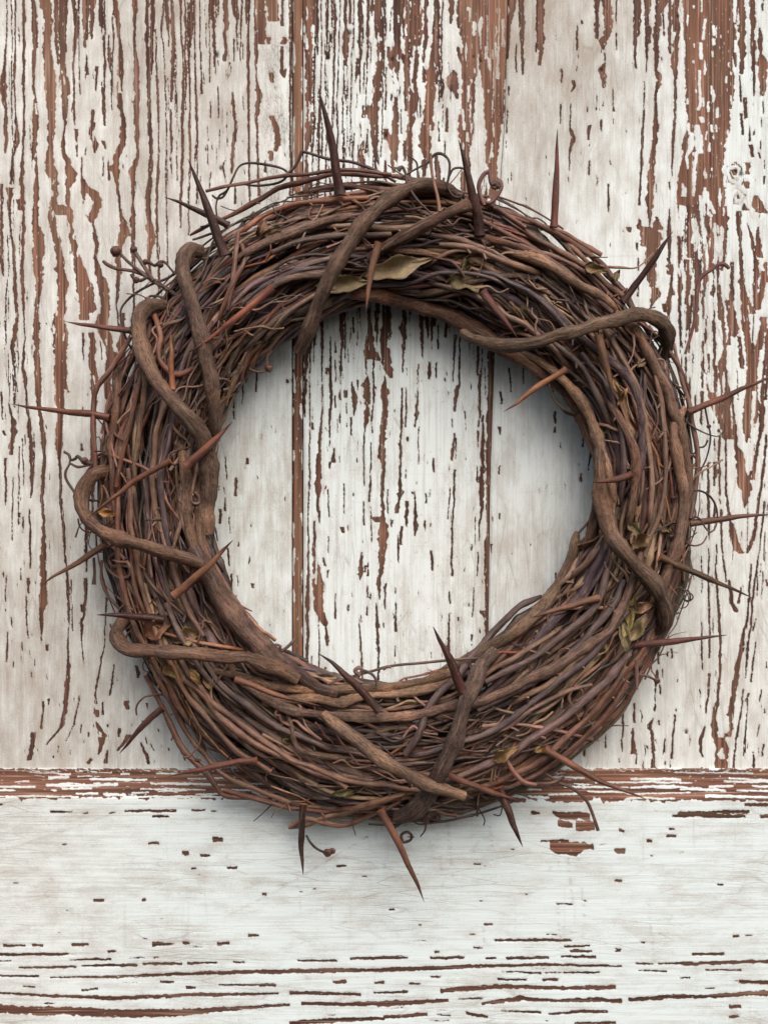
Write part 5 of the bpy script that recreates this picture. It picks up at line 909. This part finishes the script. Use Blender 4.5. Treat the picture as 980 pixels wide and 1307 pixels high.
# wiry tendrils standing off the rim
for i in range(80):
    t = rng.uniform(0, 2 * np.pi); r = rout(t) - rng.uniform(0, 26); x = CX + r * math.cos(t); y = CY - r * math.sin(t); L = rng.uniform(22, 85)
    ta = t + rng.choice([-1, 1]) * rng.uniform(.5, 1.45); w0 = rng.uniform(1.4, 3.0); cv = rng.normal(0, .32); pts = []; zz = surf(np.float64(x), np.float64(y)) - 4
    m = int(rng.integers(5, 9))
    for k in np.linspace(0, 1, m):
        pts.append((x, y, w0 * (1 - .35 * k), float(max(10, zz - 6 * k)))); x += math.cos(ta) * L / m; y -= math.sin(ta) * L / m; ta += cv + rng.normal(0, .25); cv *= 1.12
    tendril(' '.join('%.1f,%.1f,%.1f,%.1f' % p for p in pts), [K, DARK, RED, MIDB][int(rng.integers(4))])

# fine shoots that run with the canes and cross them
def shoot():
    t = rng.uniform(0, 2 * np.pi); L = rng.uniform(90, 330); s0 = rng.uniform(-.95, 1.03); s1 = np.clip(s0 + rng.normal(0, .6), -1.0, 1.07); sg = rng.choice([-1, 1])
    n = int(L / 4); u = np.linspace(0, 1, n); th = t + sg * u * L / 325
    kz = max(4, int(L / 22)); s = s0 + (s1 - s0) * u + np.interp(u, np.linspace(0, 1, kz), rng.normal(0, .035, kz)) + .16 * np.sin(u * rng.uniform(2, 7) + rng.uniform(0, 6))
    s = np.clip(s, -1.06, 1.12)
    m = (rout(th) + rin(th)) / 2; h = (rout(th) - rin(th)) / 2; r = m + s * h; px = CX + r * np.cos(th); py = CY - r * np.sin(th)
    lift = rng.uniform(-7, 5); z = surf(px, py) + lift + np.interp(u, np.linspace(0, 1, kz), rng.normal(0, 2.4, kz)) - 12 * np.exp(-u * 12)
    z = np.maximum(z, 8); wd = rng.uniform(2.4, 5.2)
    rad = wd / 2 * (1 - .5 * u); ln = u * L
    for q in np.arange(rng.uniform(10, 30), L, rng.uniform(24, 50)): rad = rad * (1 + .35 * np.exp(-((ln - q) / 2.2) ** 2))
    c = jit(PAL[rng.choice(7, p=[.22, .22, .14, .10, .10, .14, .08])], .25)
    T = Tubes(); pts = P(px, py, z); T.add(pts, rad * S, c, sides=7, rough=.14, cut=(None, PALE if rng.random() < .3 else None))
    for _ in range(int(rng.integers(0, 4))):
        i = int(rng.integers(4, n - 4)); d = pts[i + 2] - pts[i - 2]; d /= np.linalg.norm(d); side = np.cross(d, [0, -1, 0]) * rng.choice([-1, 1]); Ls = rng.uniform(5, 26) * S; k = np.linspace(0, 1, 6)[:, None]
        q = pts[i] + d * Ls * k * .7 + side * Ls * .6 * k ** 1.3 + np.array([0, -1, 0]) * Ls * .3 * k + rng.normal(0, .0006, (6, 3)) * k
        T.add(q, np.linspace(rad[i] * .7, rad[i] * .35, 6) * S, c, sides=6)
    T.build('shoot', M_BARK, wreath)
for i in range(190): shoot()

# ---- dry leaves caught in the vines
def leaf(x, y, L, wd, ang, color, z=None, lobes=0, curl=.25, lift=2, label=None):
    n, m = 17, 9; u = np.linspace(0, 1, n)[:, None]; v = np.linspace(-1, 1, m)[None]
    wd = wd * .8; prof = np.sin(np.pi * np.clip(u, 0.0, 1) ** .8) ** 1.1
    if lobes: prof = prof * (1 + .28 * np.sin(u * np.pi * 2 * lobes + 1)) + .02
    X = (u - .5) * L + 0 * v; Y = v * prof * wd / 2 * (1 + .06 * rng.normal(0, 1, (n, 1)))
    Z = (curl + .2) * wd * (np.abs(v) ** 1.5) * prof + 5 * np.sin(u * 6 + rng.uniform(0, 6)) + 1.6 * np.sin(v * 5 + u * 11) + rng.normal(0, .5, (n, m)) - 1.2 * np.exp(-(v / .12) ** 2)
    a = math.radians(ang); px = x + X * math.cos(a) + Y * math.sin(a); py = y - X * math.sin(a) + Y * math.cos(a)
    zz = (float(surf(np.float64(x), np.float64(y))) + lift if z is None else z - 6 - 5) + Z
    top = P(px, py, zz).reshape(-1, 3) - WOFF; bot = P(px, py, zz - .8).reshape(-1, 3) - WOFF
    idx = np.arange(n * m).reshape(n, m); q = np.stack([idx[:-1, :-1], idx[1:, :-1], idx[1:, 1:], idx[:-1, 1:]], -1).reshape(-1, 4)
    per = np.concatenate([idx[0], idx[1:, -1], idx[-1, ::-1][1:], idx[::-1, 0][1:-1]]); pn = np.roll(per, -1); N = n * m
    F = np.concatenate([q, q[:, ::-1] + N, np.stack([per, pn, pn + N, per + N], -1)])
    c = np.array(jit(color, .08))[None] * (1 + .25 * np.exp(-((v / .1) ** 2)) + 0 * u).reshape(-1, 1) * (1 + .15 * np.sin(u * 20 + np.abs(v) * 6)).reshape(-1, 1)
    V = np.concatenate([top, bot]); bc = V * 1.0 + rng.uniform(0, 3)
    o = make_mesh('leaf', V, F, M_LEAF, wreath, vec=dict(barkco=bc), colr=dict(col=np.clip(np.concatenate([c, c]), 0, 1)))
    if label: o['label'] = label
YO = sl(168, 152, 108); OL = sl(94, 92, 50); YL = sl(150, 122, 68); BRN = sl(96, 62, 44); GR = sl(84, 84, 46)
leaf(508, 341, 92, 36, 14, YO, z=104, lobes=2, label='large pale yellow dry leaf'); leaf(438, 362, 74, 30, 4, YO, z=96); leaf(602, 352, 62, 44, 20, OL, z=92, lobes=2); leaf(508, 362, 46, 18, -6, OL, z=88)
leaf(590, 335, 40, 22, 60, OL, z=92, lobes=2); leaf(668, 400, 40, 18, -60, OL, z=88); leaf(761, 343, 32, 20, -15, YL, z=100, lobes=1); leaf(786, 352, 20, 12, 60, GR, z=86); leaf(665, 345, 30, 14, 40, GR, z=92)
leaf(803, 786, 62, 18, 75, sl(150, 132, 70), z=104); leaf(796, 806, 58, 18, 100, OL, z=108); leaf(815, 800, 44, 22, 60, YO, z=100); leaf(820, 775, 34, 18, 20, sl(164, 120, 88), z=104)
leaf(808, 672, 30, 18, 120, GR, z=106, lobes=2); leaf(820, 690, 34, 20, 30, sl(134, 100, 56), z=106, lobes=2); leaf(800, 700, 28, 18, 80, OL, z=104, lobes=2); leaf(848, 672, 26, 18, -40, sl(126, 92, 56), z=92, lobes=2)
leaf(772, 440, 24, 14, 70, BRN, z=112); leaf(785, 492, 34, 10, 110, YL, z=114); leaf(795, 505, 30, 9, 60, sl(180, 130, 80), z=114)
leaf(137, 655, 26, 14, -12, sl(214, 150, 76), z=98, label='small bright orange bark flake'); leaf(203, 800, 44, 34, 30, sl(120, 56, 36), z=98, lobes=1); leaf(238, 812, 44, 26, 10, YL, z=98, lobes=2); leaf(196, 775, 30, 20, 70, sl(110, 56, 38), z=96)
leaf(218, 858, 24, 18, -40, YL, z=108, lobes=1); leaf(250, 865, 30, 14, -60, sl(180, 140, 70), z=108); leaf(265, 872, 22, 12, -70, YL, z=108); leaf(646, 962, 40, 20, 30, sl(150, 112, 62), z=112, lobes=1)
leaf(700, 860, 30, 14, 40, BRN, z=96); leaf(352, 302, 34, 20, -20, sl(130, 88, 62), z=96, lobes=2); leaf(375, 306, 30, 18, 30, sl(140, 104, 66), z=96, lobes=2); leaf(335, 290, 28, 16, 60, sl(110, 66, 46), z=94, lobes=2)
leaf(312, 330, 30, 12, 40, BRN, z=96); leaf(440, 1012, 34, 12, 5, OL, z=92); leaf(690, 956, 22, 10, 20, YL, z=100); leaf(820, 462, 24, 12, 30, sl(110, 84, 60), z=96)
leaf(770, 830, 28, 14, 60, OL, z=98); leaf(370, 948, 26, 10, -30, OL, z=98); leaf(460, 300, 22, 10, 20, sl(150, 88, 50), z=100)
